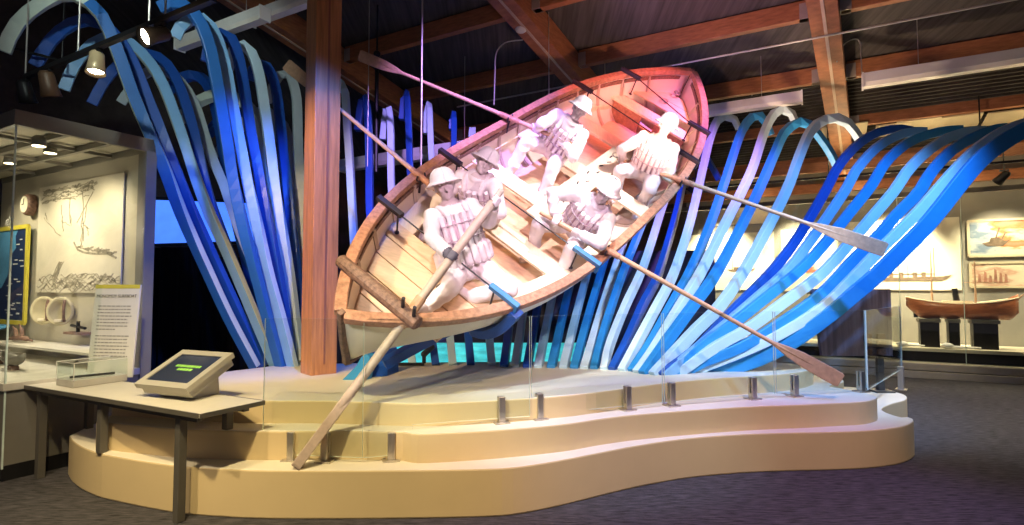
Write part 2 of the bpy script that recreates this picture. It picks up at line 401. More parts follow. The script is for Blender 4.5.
# ------------------------------------------------------------------ wave slats
P_ = {'k': mat('paint_royal', (.018, .125, .42), .42, 0, .07), 'p': mat('paint_pale', (.46, .64, .76), .45, 0, .05), 'q': mat('paint_ice', (.56, .72, .82), .45, 0, .05), 'm': mat('paint_mid', (.03, .26, .60), .42, 0, .07), 'd': mat('paint_deep', (.010, .075, .38), .42, 0, .07), 'g': mat('paint_grey', (.42, .50, .54), .45, 0, .05), 'b': mat('paint_sky', (.20, .42, .72), .42, 0, .05), 'v': mat('paint_sea_green', (.56, .66, .60), .45, 0, .05)}
CN = {'k': 'royal blue', 'p': 'pale blue', 'q': 'ice white', 'm': 'bright blue', 'd': 'dark blue', 'g': 'grey blue', 'b': 'sky blue', 'v': 'pale green'}
def slat(pts, c, Yt, lab, group, w=.10, d=.135, Yb=None, e=.85, side=None, zb=T3 - .02, n=34, normal=None, taper=1., tipc=None, normal2=None):
    ys = [p[1] for p in pts]
    if ys[0] > ys[-1]: pass
    base = max(range(len(pts)), key=lambda i: ys[i])
    if base != 0: pts = pts[::-1]; ys = ys[::-1]
    ap = min(range(len(pts)), key=lambda i: ys[i])
    p0 = at(pts[0][0], pts[0][1], z=zb) if Yb is None else at(pts[0][0], pts[0][1], Y=Yb)
    yb = p0.y; P = []
    for i, (x, y) in enumerate(pts):
        t = 1. if i >= ap else (ys[0] - y) / (ys[0] - ys[ap])
        P.append(at(x, y, Y=yb + (Yt - yb) * t ** e))
    P[0] = p0
    C = spline(P, n)
    if normal is None:
        s = V((0, 0, 0)); tip = C[-1] - C[0]
        # plane normal from area of the curve
        ch = C[ap * (n - 1) // max(1, len(pts) - 1)] - C[0]
        hz = V((ch.x, ch.y, 0)) + V((tip.x, tip.y, 0)) * .5
        normal = V((hz.y, -hz.x, 0)).normalized()
    sides = []; deps = []
    for i, p in enumerate(C):
        t = (C[min(i + 1, n - 1)] - C[max(0, i - 1)]).normalized()
        nrm_ = normal if normal2 is None else normal.lerp(normal2, min(1, max(0, (i / (n - 1) - .28) / .3))).normalized()
        nn = (nrm_ - t * nrm_.dot(t)).normalized(); dd = t.cross(nn)
        k = 1. - (1 - taper) * i / (n - 1)
        sides.append(nn * (w / 2)); deps.append(dd * (d / 2 * k))
    g = MB(); g.sweep(C, sides, deps, side is not None)
    if side:
        if tipc is not None:
            for f in g.bm.faces:
                if f.calc_center_median().x < tipc: f.material_index = 0
        o = g.build('wave_slat', [P_[c], P_[side]], bevel=.006)
    else: o = g.build('wave_slat', P_[c], bevel=.006)
    tag(o, lab, 'wave slat', group)
    return C
GL = 'tall curling slats beside the post'; GM = 'upright slats behind the boat'; GR = 'sweeping slats beyond the bow'; GC = 'slats rising under the boat'
def Yof(y, z=4.25): return (z - H) * F / (288 - y)
L = [  # the second paint puts the differing light on the slat sides into colour
 ('v', 'k', [(255, 367), (230, 320), (208, 273), (182, 215), (165, 170), (150, 135), (133, 95), (115, 45), (97, 10), (68, -6), (38, 6), (15, 27), (4, 52)]),
 ('d', None, [(264, 366), (237, 310), (207, 245), (187, 200), (168, 150), (148, 100), (129, 55), (108, 28), (88, 20), (68, 26), (50, 42), (35, 66)]),
 ('v', 'b', [(276, 367), (258, 325), (237, 275), (222, 240), (210, 215), (196, 178), (180, 130), (163, 85), (146, 58), (126, 41), (106, 38), (88, 48), (73, 68), (64, 90)]),
 ('d', None, [(279, 366), (266, 340), (244, 290), (222, 235), (208, 195), (198, 150), (186, 105), (173, 73), (158, 57), (140, 54), (120, 64), (104, 82), (92, 104)]),
 ('v', 'g', [(286, 366), (280, 340), (262, 285), (240, 230), (224, 185), (215, 165), (206, 140), (195, 105), (183, 85), (170, 73), (155, 69), (142, 76), (130, 90), (121, 103)]),
 ('k', 'k', [(281, 368), (268, 320), (255, 270), (243, 225), (232, 175), (224, 125), (216, 78), (209, 45), (199, 20), (186, 7), (172, 3), (160, 8)]),
 ('q', 'b', [(293, 368), (281, 320), (268, 273), (256, 220), (246, 175), (237, 130), (230, 92), (225, 65), (217, 39), (207, 22), (195, 18), (182, 25), (175, 38)]),
 ('d', None, [(293, 367), (287, 330), (278, 273), (268, 225), (259, 175), (251, 135), (245, 95), (239, 60), (231, 38), (219, 34), (210, 45), (206, 62)]),
 ('p', 'p', [(300, 366), (296, 330), (289, 273), (281, 225), (274, 180), (269, 140), (264, 105), (259, 75), (252, 54), (242, 45), (232, 52), (228, 70)]),
 ('d', None, [(304, 366), (301, 330), (296, 273), (291, 220), (285, 170), (280, 120), (276, 90), (270, 71), (262, 63), (254, 67), (250, 80)]),
 ('g', None, [(308, 366), (306, 330), (303, 280), (300, 200), (298, 150), (297, 105), (294, 86), (288, 73), (280, 75), (272, 88), (267, 102)]),
]
for k, (c, sd, pts) in enumerate(L):
    row = 'outer' if k < 5 else 'inner'
    kk = k + 1 if k < 5 else k - 4
    slat(pts, c, Yof(min(p[1] for p in pts)), '%s curling wave slat, %s of the %s arches counted towards the post' % (CN[c], ordinal(kk), row), GL, side=sd, w=.07, d=.108, normal=V((-.34, -.94, 0)).normalized(), normal2=V((.62, -.78, 0)), tipc=-4.0 if k == 0 else None)
LB = [('v', [(276, 300), (275, 240), (268, 185), (264, 145), (257, 119), (242, 101), (222, 94), (200, 101), (186, 113), (176, 124)]),
 ('g', [(297, 300), (292, 210), (286, 160), (280, 132), (273, 116), (262, 112), (245, 122), (225, 145), (217, 156)]),
 ('d', [(262, 320), (250, 270), (235, 210), (224, 150), (218, 115), (210, 88), (198, 76), (180, 79), (165, 94)]),
 ('d', [(284, 320), (275, 260), (265, 200), (258, 150), (250, 122), (238, 112), (220, 120), (208, 135)]),
 ('g', [(300, 300), (297, 200), (294, 170), (290, 145), (281, 122), (272, 126), (266, 140)])]
for k, (c, pts) in enumerate(LB):
    # their feet stand on the platform behind the front slats
    x0, y0 = pts[0]; x1, y1 = pts[1]
    pts = [(x0 + (x0 - x1) * .9, 362)] + pts
    slat(pts, c, 6.9 + .12 * k, 'shaded %s wave slat arching low behind the tall arches, %s towards the post' % (CN[c], ordinal(k + 1)), GL, w=.10, d=.12, Yb=6.15)
M_ = [('p', [(380, 367), (370, 330), (357, 268), (353, 220), (350, 165), (347, 120), (345, 90), (342, 84), (340, 92)], 7.1),
 ('d', [(396, 367), (384, 310), (371, 225), (369.5, 167), (368, 115), (365, 97), (361, 106), (358, 131)], 7.3),
 ('p', [(413, 367), (402, 290), (393, 210), (391, 167), (391, 135), (389, 108), (386, 114), (383, 140)], 7.6),
 ('d', [(436, 367), (424, 280), (412, 190), (410, 165), (409, 134), (407, 93), (404, 98), (402, 120)], 7.9),
 ('p', [(453, 367), (444, 280), (434, 190), (432, 165), (431, 148), (429.5, 105), (427, 110), (426.5, 134)], 8.3),
 ('d', [(471, 367), (463, 280), (455, 190), (454, 160), (454, 114), (452, 118), (451.5, 130)], 8.6),
 ('p', [(492, 367), (484, 280), (475, 190), (473.5, 160), (473, 127), (471.5, 131), (471, 138)], 8.8)]
for k, (c, pts, Yt) in enumerate(M_):
    slat(pts, c, Yt, '%s upright slat showing over the gunwale, %s from the timber post' % ('purple-lit blue' if c == 'd' else 'lilac-lit pale', ordinal(k + 1)), GM, w=.085, d=.12, e=.75, normal=V((1, .05, 0)))
C_ = [('d', 504), ('g', 515), ('d', 527), ('p', 538), ('m', 551), ('p', 563), ('m', 574), ('q', 584)]
for k, (c, x) in enumerate(C_):
    s = .12 + .025 * k
    slat([(x, 369 + k * .25), (x + 70 * s, 300), (x + 150 * s, 230), (x + 205 * s, 190), (x + 235 * s, 165)], c, 8.9, '%s slat rising under the hull, %s of its row counted from the stern' % (CN[c], ordinal(k + 1)), GC, w=.085, d=.11, e=.62, normal=V((.97, -.24, 0)))
R_ = [
 ('m', [(594, 371), (600, 345), (612, 305), (624, 270), (636, 240), (646, 215), (654, 195)], 8.7),
 ('q', [(604, 371.5), (610, 345), (625, 307), (640, 275), (650, 247), (660, 215), (668, 190), (674, 165)], 8.8),
 ('d', [(612, 372), (626, 344), (643, 305), (657, 278), (669, 240), (678, 207), (684, 180), (692, 160), (702, 152), (711, 165), (719, 180)], 8.75),
 ('q', [(622, 373), (637, 344), (655, 310), (673, 275), (688, 230), (698, 190), (703, 168), (710, 139), (717, 121), (725, 116), (734, 119), (739, 129)], 8.4),
 ('m', [(632, 373.5), (652, 342), (671, 307), (691, 270), (710, 225), (723, 187), (732, 159), (741, 133), (749, 120), (757, 115), (765, 120), (771, 135)], 8.1),
 ('q', [(637, 375), (653, 352), (678, 310), (701, 272), (724, 226), (744, 187), (754, 164), (764, 133), (773, 115), (783, 109), (792, 114), (796, 124)], 7.9),
 ('m', [(643, 376), (668, 340), (692, 307), (715, 275), (742, 225), (762, 183), (774, 155), (784, 133), (795, 124), (806, 122), (819, 136), (830, 152), (837, 166)], 7.6),
 ('p', [(653, 377), (694, 332), (719, 307), (745, 269), (769, 225), (788, 187), (799, 157), (810, 132), (822, 121), (836, 118), (849, 124), (862, 143)], 7.3),
 ('d', [(660, 377), (697, 349), (716, 329), (735, 309), (773, 270), (800, 234), (826, 190), (838, 167), (856, 146), (876, 133), (896, 129), (912, 131)], 6.9),
 ('b', [(664, 377), (702, 345), (727, 324), (756, 299), (786, 272), (805, 248), (828, 216), (846, 189), (857, 169), (876, 148), (894, 137), (910, 132), (926, 132)], 6.65),
 ('m', [(668, 376.5), (704, 344), (731, 325), (763, 300), (800, 270), (826, 242), (851, 211), (871, 186), (886, 162), (906, 144), (926, 135), (945, 131), (962, 130)], 6.4),
 ('p', [(674, 376), (714, 348), (749, 328), (783, 303), (820, 275), (848, 245), (871, 218), (894, 191), (909, 169), (930, 149), (950, 137), (968, 132), (985, 131)], 6.1),
 ('m', [(682, 375), (700, 363), (739, 348), (778, 325), (820, 295), (853, 260), (876, 238), (898, 213), (918, 193), (932, 171), (951, 151), (970, 139), (989, 131), (1006, 128)], 5.85),
 ('q', [(688, 374), (708, 365), (744, 351), (778, 335), (822, 308), (850, 281), (872, 258), (896, 234), (920, 210), (941, 186), (958, 167), (978, 148), (1000, 133), (1022, 124), (1040, 119)], 5.55),
 ('m', [(694, 373), (728, 368), (762, 357), (794, 340), (830, 314), (854, 294), (878, 274), (900, 252), (922, 230), (943, 205), (960, 183), (980, 160), (1002, 143), (1026, 129), (1050, 120)], 5.25)]
for k, (c, pts, Yt) in enumerate(R_):
    big = k >= 8
    slat(pts, c, Yt, '%s sweeping wave slat, %s of the fan counted from the boat outward' % (CN[c], ordinal(k + 1)), GR, w=.075 if not big else .06, d=(.12 if not big else .105) if k < 14 else .15, e=.9)
# ------------------------------------------------------------------ the surfboat, heeled and pitched as if riding the wave
def Rz(t): return Matrix.Rotation(t, 3, 'Z')
BM = Rz(.7581) @ Matrix.Rotation(-.5554, 3, 'Y') @ Matrix.Rotation(.7674, 3, 'X')
BC = V((.6877, 6.9702, 3.0111)); BL_, BB_, PW, BQ, SH = 7.0802, 2.254, 3.0978, .94, .2783
BS = .84; CAMP = V((0, 0, H)); BC = CAMP + (BC - CAMP) * BS
def bw(x, y, z): return BM @ (V((x, y, z)) * BS) + BC
def bd(x, y, z): return BM @ V((x, y, z))
BX, BY, BZ = bd(1, 0, 0), bd(0, 1, 0), bd(0, 0, 1)
def bloc(px, py, h):
    p = at_plane(px, py, bw(0, 0, h), BZ); return (BM.transposed() @ (p - BC)) / BS
def half(s): return BB_ / 2 * max(0., 1 - abs(s) ** PW) ** BQ + .03
def zg(s): return SH * s * s
def zk(s): return -.70 + .18 * abs(s) ** 3
def sect(s, u, inset=0.):
    e = abs(s) ** 2.2; ph = u * PI / 2
    b = max(.012, half(s) - inset)
    y = b * ((1 - e) * math.sin(ph) ** .36 + e * (u ** .45))
    k = zk(s) + inset; zz = k + (zg(s) - k) * ((1 - e) * (1 - math.cos(ph)) ** .95 + e * u)
    x = s * BL_ / 2 - math.copysign(1, s) * ((.04 * (1 - u) ** 2) * abs(s) ** 8 + inset * .9 * abs(s) ** 12)
    return x, y, zz
def hw(x, z, inset=.04):                  # inner half width of the hull at x, height z
    s = x / (BL_ / 2); lo, hi = 0., 1.
    for _ in range(24):
        m = (lo + hi) / 2
        if sect(s, m, inset)[2] < z: lo = m
        else: hi = m
    return sect(s, lo, inset)[1]
m_hull = mat('boat_white_paint', (.74, .70, .64), .4, 0, .05, 3.)
m_inner = mat('boat_cream_paint', (.74, .64, .54), .5, 0, .06, 3.)
m_plank = wood('boat_peach_planks', (.72, .50, .33), .12, (2, 14, 2), .5)
m_thw = wood('boat_thwart_paint', (.78, .66, .48), .1, (14, 2, 2), .5)
m_rail = wood('boat_rail_wood', (.40, .20, .125), .35, (4, 4, 4), .5, 6.)
m_rib = mat('boat_rib', (.50, .40, .33), .6, 0, .1)
m_spar = wood('oar_wood', (.54, .33, .21), .15, (6, 6, 6), .45)
m_old = wood('weathered_wood', (.19, .105, .075), .5, (6, 6, 6), .6, 6)
m_blk = mat('black_paint', (.018, .014, .026), .5, 0, .2); m_blue = mat('blue_paint', (.03, .16, .38), .45, 0, .1)
boat = thing('surf_boat', bw(-3.4, 0, -.42), 'white wooden surf boat tilted up on the wave with five white figures aboard', 'boat')
NS, NU = 44, 11
def ss(i): 
    t = -1 + 2 * i / NS; return math.copysign(abs(t) ** .8, t) if abs(t) > 1e-9 else 0.
def shell(inset, u0=0.):
    rows = []
    for i in range(NS + 1):
        s = ss(i); us = [u0 + (1 - u0) * k / NU for k in range(NU + 1)]
        pt = [sect(s, u, inset) for u in us]
        rows.append([bw(x, y, z) for x, y, z in pt[::-1]] + [bw(x, -y, z) for x, y, z in (pt[1:] if u0 == 0 else pt)])
    return rows
g = MB(); g.grid(shell(0.)); o = g.build('hull', m_hull, boat, True); sm = o.modifiers.new('t', 'SOLIDIFY'); sm.thickness = .016; sm.offset = -1 if True else 1
g = MB(); g.grid(shell(.035)); o = g.build('inner_planking', m_inner, boat, True); sm = o.modifiers.new('t', 'SOLIDIFY'); sm.thickness = .008; sm.offset = 0
for sd in (1, -1):
    g = MB(); C = []; S1 = []; D1 = []
    for i in range(NS + 1):
        s = ss(i); C.append(bw(s * BL_ / 2, sd * (half(s) - .005), zg(s) + .02))
    for i in range(NS + 1):
        t = (C[min(NS, i + 1)] - C[max(0, i - 1)]).normalized(); sv = t.cross(BZ).normalized(); S1.append(sv * .045); D1.append(BZ * .035)
    g.sweep(C, S1, D1); g.build('gunwale_rail', m_rail, boat, bevel=.008)
    g = MB(); g.sweep([c - BZ * .07 - S1[i].normalized() * (-sd) * 0 + (BY * -sd) * .04 for i, c in enumerate(C)][1:-1], [q * .35 for q in S1][1:-1], [q * .7 for q in D1][1:-1]); g.build('inwale', m_old, boat)
for e in (-1, 1):
    pts = [sect(e * 1., u) for u in (1, .85, .7, .55, .4, .25, .12, 0)]; C = [bw(x + e * .01, 0, z) for x, y, z in pts]
    x0, _, z0 = pts[-1]; C += [bw(x0 - e * .18, 0, z0 - .035), bw(x0 - e * .6, 0, zk(.82) - .02)]
    C = spline([C[0] + BZ * .06] + C, 22)
    S1 = [BY * .024] * len(C); D1 = []
    for i in range(len(C)):
        t = (C[min(len(C) - 1, i + 1)] - C[max(0, i - 1)]).normalized(); D1.append(t.cross(BY).normalized() * .026)
    g = MB(); g.sweep(C, S1, D1); g.build('stem_post', m_old, boat, bevel=.008)
g = MB(); C = [bw(s * BL_ / 2, 0, zk(s) - .02) for s in [(-.8 + 1.6 * k / 20) for k in range(21)]]; g.sweep(C, [BY * .03] * 21, [BZ * .03] * 21); g.build('keel', m_hull, boat)
for k in range(15):
    x = -3.0 + 6.0 * k / 14; s = x / (BL_ / 2)
    pt = [sect(s, .12 + .86 * q / 8, .05) for q in range(9)]
    C = [bw(*p) for p in pt[::-1]] + [bw(p[0], -p[1], p[2]) for p in pt]
    D1 = []
    for i in range(len(C)):
        t = (C[min(len(C) - 1, i + 1)] - C[max(0, i - 1)]).normalized(); D1.append(t.cross(BX).normalized() * .014)
    g = MB(); g.sweep(C, [BX * .018] * len(C), D1); g.build('rib', m_rib, boat)
TH = [(-1.24, -.24), (-.45, -.24), (.52, -.24), (1.5, -.23), (2.52, -.16)]
for x, z in TH:
    g = MB(); w = .12; a = hw(x - w, z) + .01; b = hw(x + w, z) + .01
    g.hexa([bw(x - w, -a, z - .02), bw(x + w, -b, z - .02), bw(x + w, b, z - .02), bw(x - w, a, z - .02), bw(x - w, -a, z + .02), bw(x + w, -b, z + .02), bw(x + w, b, z + .02), bw(x - w, a, z + .02)])
    g.build('thwart', m_thw, boat, bevel=.005)
def decking(name, x0, x1, z, wdt, m, dz=0.):
    g = MB(); x = x0
    while x < x1 - .05:
        xe = min(x1, x + wdt) - .012; a = hw(x, z); b = hw(xe, z)
        g.hexa([bw(x, -a, z - .015), bw(xe, -b, z - .015), bw(xe, b, z - .015), bw(x, a, z - .015), bw(x, -a, z + .015), bw(xe, -b, z + .015), bw(xe, b, z + .015), bw(x, a, z + .015)])
        x += wdt
    return g.build(name, m, boat, bevel=.003)
decking('stern_deck', -3.3, -2.12, -.14, .235, m_plank)
decking('bow_deck', 2.78, 3.36, -.10, .30, m_plank)
g = MB()
for k in range(-5, 6):
    y = k * .125; xs = [x / 20 for x in range(-46, 47) if hw(x / 20, -.52) > abs(y) + .12]
    if xs: g.box(bw((xs[0] + xs[-1]) / 2, y, -.5), xs[-1] - xs[0], .113, .03, BX, BY, BZ)
g.build('floorboards', m_plank, boat, bevel=.003)
for sd in (1, -1):
    g = MB(); yy = [hw(-2.15, -.2), hw(-1.3, -.2)]
    g.hexa([bw(-2.15, sd * (yy[0] - .24), -.22), bw(-1.35, sd * (yy[1] - .24), -.22), bw(-1.35, sd * yy[1], -.22), bw(-2.15, sd * yy[0], -.22), bw(-2.15, sd * (yy[0] - .24), -.18), bw(-1.35, sd * (yy[1] - .24), -.18), bw(-1.35, sd * yy[1], -.18), bw(-2.15, sd * yy[0], -.18)])
    g.build('side_bench', m_thw, boat, bevel=.004)
    g = MB(); g.bar(bw(2.42, sd * .12, -.33), bw(2.42, sd * (hw(2.42, -.3)), -.33), .03, .28, BZ); g.build('bulkhead_board', m_rail, boat)
    g = MB(); C = [bw(-2.2 + 4.6 * k / 16, sd * (hw(-2.2 + 4.6 * k / 16, -.29) - .005), -.29) for k in range(17)]; g.sweep(C, [BY * .012] * 17, [BZ * .035] * 17); g.build('thwart_riser', m_thw, boat)
cp = MB(); cp.box(bw(.35, -.16, -.20), 1.9, .27, .035, BX, BY, BZ); cp = cp.build('centre_plank', m_thw, boat, bevel=.004)
g = MB()
for x, dy in ((-.1, .05), (.05, -.06), (.2, .04), (.34, -.03), (.5, .07), (.62, -.02), (.78, .03), (-.25, -.05), (.95, .0), (1.08, .05)):
    a = random.uniform(-.6, .8); g.box(bw(x, -.16 + dy, -.182), .06, .018, .006, BX * math.cos(a) + BY * math.sin(a), BY * math.cos(a) - BX * math.sin(a), BZ)
g.build('slot', m_blk, cp)
g = MB(); R_o = [bw(1.18 + .06 * math.cos(t * PI / 8), -.14 + .045 * math.sin(t * PI / 8), -.175) for t in range(17)]; g.tube(R_o, .009, 6, False); g.build('mast_ring', m_steel, boat)
for x, y, z in ((3.28, 0, -.02), (2.95, .05, -.07)):
    g = MB(); g.tube([bw(x + .05 * math.cos(t * PI / 8), y + .05 * math.sin(t * PI / 8), z + .03) for t in range(17)], .01, 6, False); g.build('eye_ring', m_steel, boat)
g = MB(); g.box(bw(-2.45, -.22, -.115), .05, .16, .02, BX, BY, BZ); g.build('deck_latch', m_blk, boat)
# clamps that pin the hull, each pair joined by a taut cable across the boat
PA = [(-2.27, -2.27, 'aft-most pair of clamps bracing the gunwales beside the steersman', m_blue), (-1.08, -1.1, 'second pair of hull clamps, joined by a cable over the middle thwarts', m_blue), (1.72, 1.6, 'third pair of hull clamps beside the upper rower', m_blk), (2.62, 2.3, 'pair of dark hull clamps up at the raised bow', m_blk)]
for xp, xs, lab, ms in PA:
    r = thing('hull_brace', bw(xs, -half(xs / 3.54), 0), lab, 'clamp', 'clamps bracing the boat')
    ends = []
    for sd, x, m in ((1, xp, m_blk), (-1, xs, ms)):
        b = half(x / 3.54); z = zg(x / 3.54) + .085
        c = MB(); c.box(bw(x, sd * (b - .10), z), .05, .30, .045, BX, BY, BZ)
        c = c.build('clamp', m, r, bevel=.004)
        g = MB(); g.box(bw(x, sd * (b + .06), z - .06), .04, .025, .10, BX, BY, BZ); g.build('jaw', m, c)
        g = MB(); g.tube([bw(x, sd * (b - .22), z), bw(x, sd * (b - .22), z - .3)], .009, 6); g.build('drop_bolt', m_blk, c)
        g = MB(); g.lathe(bw(x, sd * (b - .22), z - .31), [(.0, 0), (.022, .005), (.022, .014), (.0, .02)], BZ, 10); g.build('washer', m_blk, c)
        ends.append(bw(x, sd * (b - .22), z - .01))
    g = MB(); g.tube(ends, .0075, 6); g.build('cable', m_blk, r)
# rough timber lying over the stern gunwales
cb0 = bw(*bloc(339, 259, .33)); cb1 = bw(*bloc(419, 325, .31))
r = thing('crutch_timber', cb1, 'rough dark timber lying across the stern as a rest for the steering oar', 'timber')
g = MB(); g.tube([cb0.lerp(cb1, t) for t in (0, .02, .25, .5, .75, .98, 1)], [.03, .052, .055, .057, .058, .056, .035], 12); g.build('beam', m_old, r, bevel=.004)
g = MB(); tt = (cb1 - cb0).normalized()
for f in (.80, .93): g.tube([cb0.lerp(cb1, f), cb0.lerp(cb1, f) + BZ * .16], .014, 8)
g.build('thole_pin', m_blk, r)

# ------------------------------------------------------------------ oars
def gline(gp, tp, L): return gp + (gp - tp).normalized() * L
OARS = {}
VIEW = lambda p: (V((0, 0, H)) - p).normalized()
def oar(key, hp, gp, tp, lab, r0=.026, bl=.8, bwid=.135, edge=False, m=None):
    m = m or m_spar
    ax = (tp - hp).normalized(); L = (tp - hp).length
    side = ax.cross(VIEW(tp)).normalized()
    if edge: side = VIEW(tp) - ax * VIEW(tp).dot(ax); side.normalize()
    nn = ax.cross(side)
    r = thing('oar', hp, lab, 'oar', 'oars of the surf boat')
    g = MB(); g.tube([hp + ax * .14, hp + ax * .3, gp, tp - ax * bl * .8, tp - ax * .12], [r0 * .95, r0, r0 * .95, r0 * (.95 if edge else .72), r0 * (.9 if edge else .3)], 12); g.build('loom', m, r, True)
    g = MB(); g.tube([hp, hp + ax * .01, hp + ax * .15], [.012, r0 * .72, r0 * .68], 12); g.build('handle', m, r, True)
    g = MB(); g.tube([gp - ax * .13, gp + ax * .13], r0 * 1.16, 12); g.build('leather_collar', m_rail if not edge else m_spar, r)
    pr = [(0, .022), (.12, .03), (.3, .6), (.5, .92), (.8, 1.), (.97, 1.), (1., .88)]
    C = [tp - ax * bl * (1 - f) for f, _ in pr]
    g = MB(); g.sweep(C, [side * (bwid / 2 * max(k, .2)) for _, k in pr], [nn * (.034 if edge else .016 * (1 - .5 * f)) for f, _ in pr]); g.build('blade', m, r, bevel=.006)
    OARS[key] = (hp, ax)
    return r
def tip_on(hp, gp, px):
    best = None
    for i in range(1, 900):
        q = gp + (gp - hp).normalized() * (i * .006); e = abs(proj(q).x - px)
        if best is None or e < best[0]: best = (e, q)
    return best[1]
def oar_fix(key, tippx, Yt, gpx, gh, inner, lab, **k):
    gp = bw(*bloc(gpx[0], gpx[1], gh)); tp = at(tippx[0], tippx[1], Y=Yt)
    oar(key, gline(gp, tp, inner * BS), gp, tp, lab, **k)
oar_fix(3, (886, 250), 5.0, (683, 181), .15, 1.0, 'oar held by the figure highest in the bow, its blade out over the blue fan')
oar_fix(4, (841, 381), 5.0, (607, 250), .15, .85, 'long oar of the crouching lower rower, its blade reaching down to the platform')
oar_fix(1, (359, 55), 6.7, (510, 118), .15, 1.08, 'oar of the upper rower, its broad blade raised near the roof beam')
oar_fix(2, (286, 64), 5.95, (421, 177), .15, .85, 'oar behind the timber post, pulled by the rower next to the steersman')
sg = at(411, 312, Y=4.08); stp = at(296, 466.5, z=T1 + .012)
oar(0, gline(sg, stp, 1.2), sg, stp, 'long steering oar slanting from the steersman down to the lowest platform tier', r0=.036, bl=.7, bwid=.10, edge=True, m=wood('oar_pale_wood', (.52, .40, .33), .12, (6, 6, 6), .45))
for key, (gpx, gpy) in {3: (683, 181), 4: (607, 250), 1: (510, 118), 2: (421, 177)}.items():
    l = bloc(gpx, gpy, .15); p = bw(*l); ax = OARS[key][1]; sv = ax.cross(BZ).normalized()
    g = MB(); g.tube([p + sv * (.05 * math.cos(t)) + BZ * (.05 * math.sin(t)) for t in [PI + PI * k / 10 for k in range(-2, 13)]], .009, 6); g.tube([p - BZ * .05, p - BZ * .2], .011, 6); g.build('oarlock', m_blk, boat)

# ------------------------------------------------------------------ cradle and low fittings under the hull
bx0 = bw(-2.27, -half(-.64) - .10, zg(-.64) + .0)
r = thing('boat_cradle', at(370, 382, z=T3), 'dark blue cradle curving under the hull to a block on the platform', 'cradle')
C = []
for u in (1., .9, .78, .64, .5, .35, .2, .08):
    x, y, z = sect(-.64, u, -.07); C.append(bw(x, -y, z))
f0 = at(384, 364, Y=4.95); C += [at(402, 354, Y=5.0), f0]
C = spline(C, 26); S1 = []; D1 = []
for i in range(len(C)):
    t = (C[min(len(C) - 1, i + 1)] - C[max(0, i - 1)]).normalized(); sd = (BX - t * BX.dot(t)).normalized(); S1.append(sd * .05); D1.append(t.cross(sd) * .045)
g = MB(); g.sweep(C, S1, D1); g.build('curved_arm', P_['d'], r, bevel=.006)
b0 = at(366, 378, z=T3); b1 = at(388, 376, z=T3)
g = MB(); g.slab([b0, b1, at(386, 350, Y=b1.y + .12), at(367, 351, Y=b0.y + .12)], V((.05, .28, 0))); g.build('block', P_['d'], r, bevel=.006)
w0 = at(342, 380, z=T3); w1 = at(366, 380, z=T3)
g = MB(); g.slab([w0, w1, at(370, 357, Y=w1.y), at(364, 352, Y=w1.y), at(356, 366, Y=w1.y)], V((.03, .1, 0))); g.build('foot_wedge', P_['m'], r, bevel=.004)
s0 = at(424, 366, z=T3); s1 = at(388, 366, z=T3)
r = thing('floor_spotlight', s0, 'small black floor spotlight on a bar under the stern', 'spotlight')
g = MB(); g.bar(s1 + U * .02, s0 + U * .02, .04, .03); g.build('base_bar', m_dark, r)
g = MB(); g.tube([s0 + U * .03, s0 + U * .1, s0 + V((.03, 0, .17))], .022); g.build('stem', m_dark, r)
g = MB(); g.capsule(s0 + V((.0, 0, .13)), s0 + V((.08, .06, .2)), .035, .03); g.build('lamp_head', m_dark, r, True)
# ------------------------------------------------------------------ the five white figures
m_fig = mat('figure_white', (.79, .71, .74), .55, 0, .04, 8., bump=.45, bscale=14)
m_vest = mat('vest_white', (.76, .66, .71), .6, 0, .05, 8., bump=.25, bscale=30)
m_vline = mat('vest_strap', (.46, .36, .42), .7, 0, .1)
m_face = mat('figure_face', (.62, .50, .51), .5, 0, .04); m_gap_shade = mat('vest_gap_shade', (.46, .31, .39), .8, 0, .1)
m_glove = mat('dark_glove', (.10, .09, .12), .6)
def sph_hit(px, py, c, L, near):
    """point at distance L from c that lies on the sight line of a pixel (or the nearest possible)"""
    d = ray(px, py).normalized(); o = V((0, 0, H)); oc = c - o; m = oc.dot(d); h2 = oc.length_squared - m * m
    if h2 >= L * L: 
        q = o + d * m; return c + (q - c).normalized() * L
    k = math.sqrt(L * L - h2); return o + d * (m - k if near else m + k)
def ik(a, b, l1, l2, pole):
    d = (b - a).length; dd = min(d, (l1 + l2) * .999); u = (b - a).normalized()
    x = (l1 * l1 - l2 * l2 + dd * dd) / (2 * dd); h = math.sqrt(max(0, l1 * l1 - x * x))
    p = pole - u * pole.dot(u)
    p = p.normalized() if p.length > 1e-6 else u.orthogonal().normalized()
    return a + u * (x * d / dd) + p * h
def foot(g, ank, kn, fwd, k):
    dn = (ank - kn).normalized(); f = (fwd - dn * fwd.dot(dn) * .8).normalized(); sd = f.cross(dn).normalized()
    g.ell(ank + dn * .035 * k + f * .07 * k, f * .145 * k, sd * .052 * k, dn * .05 * k)
    g.ell(ank + dn * .03 * k - f * .02 * k, f * .065 * k, sd * .05 * k, dn * .06 * k)
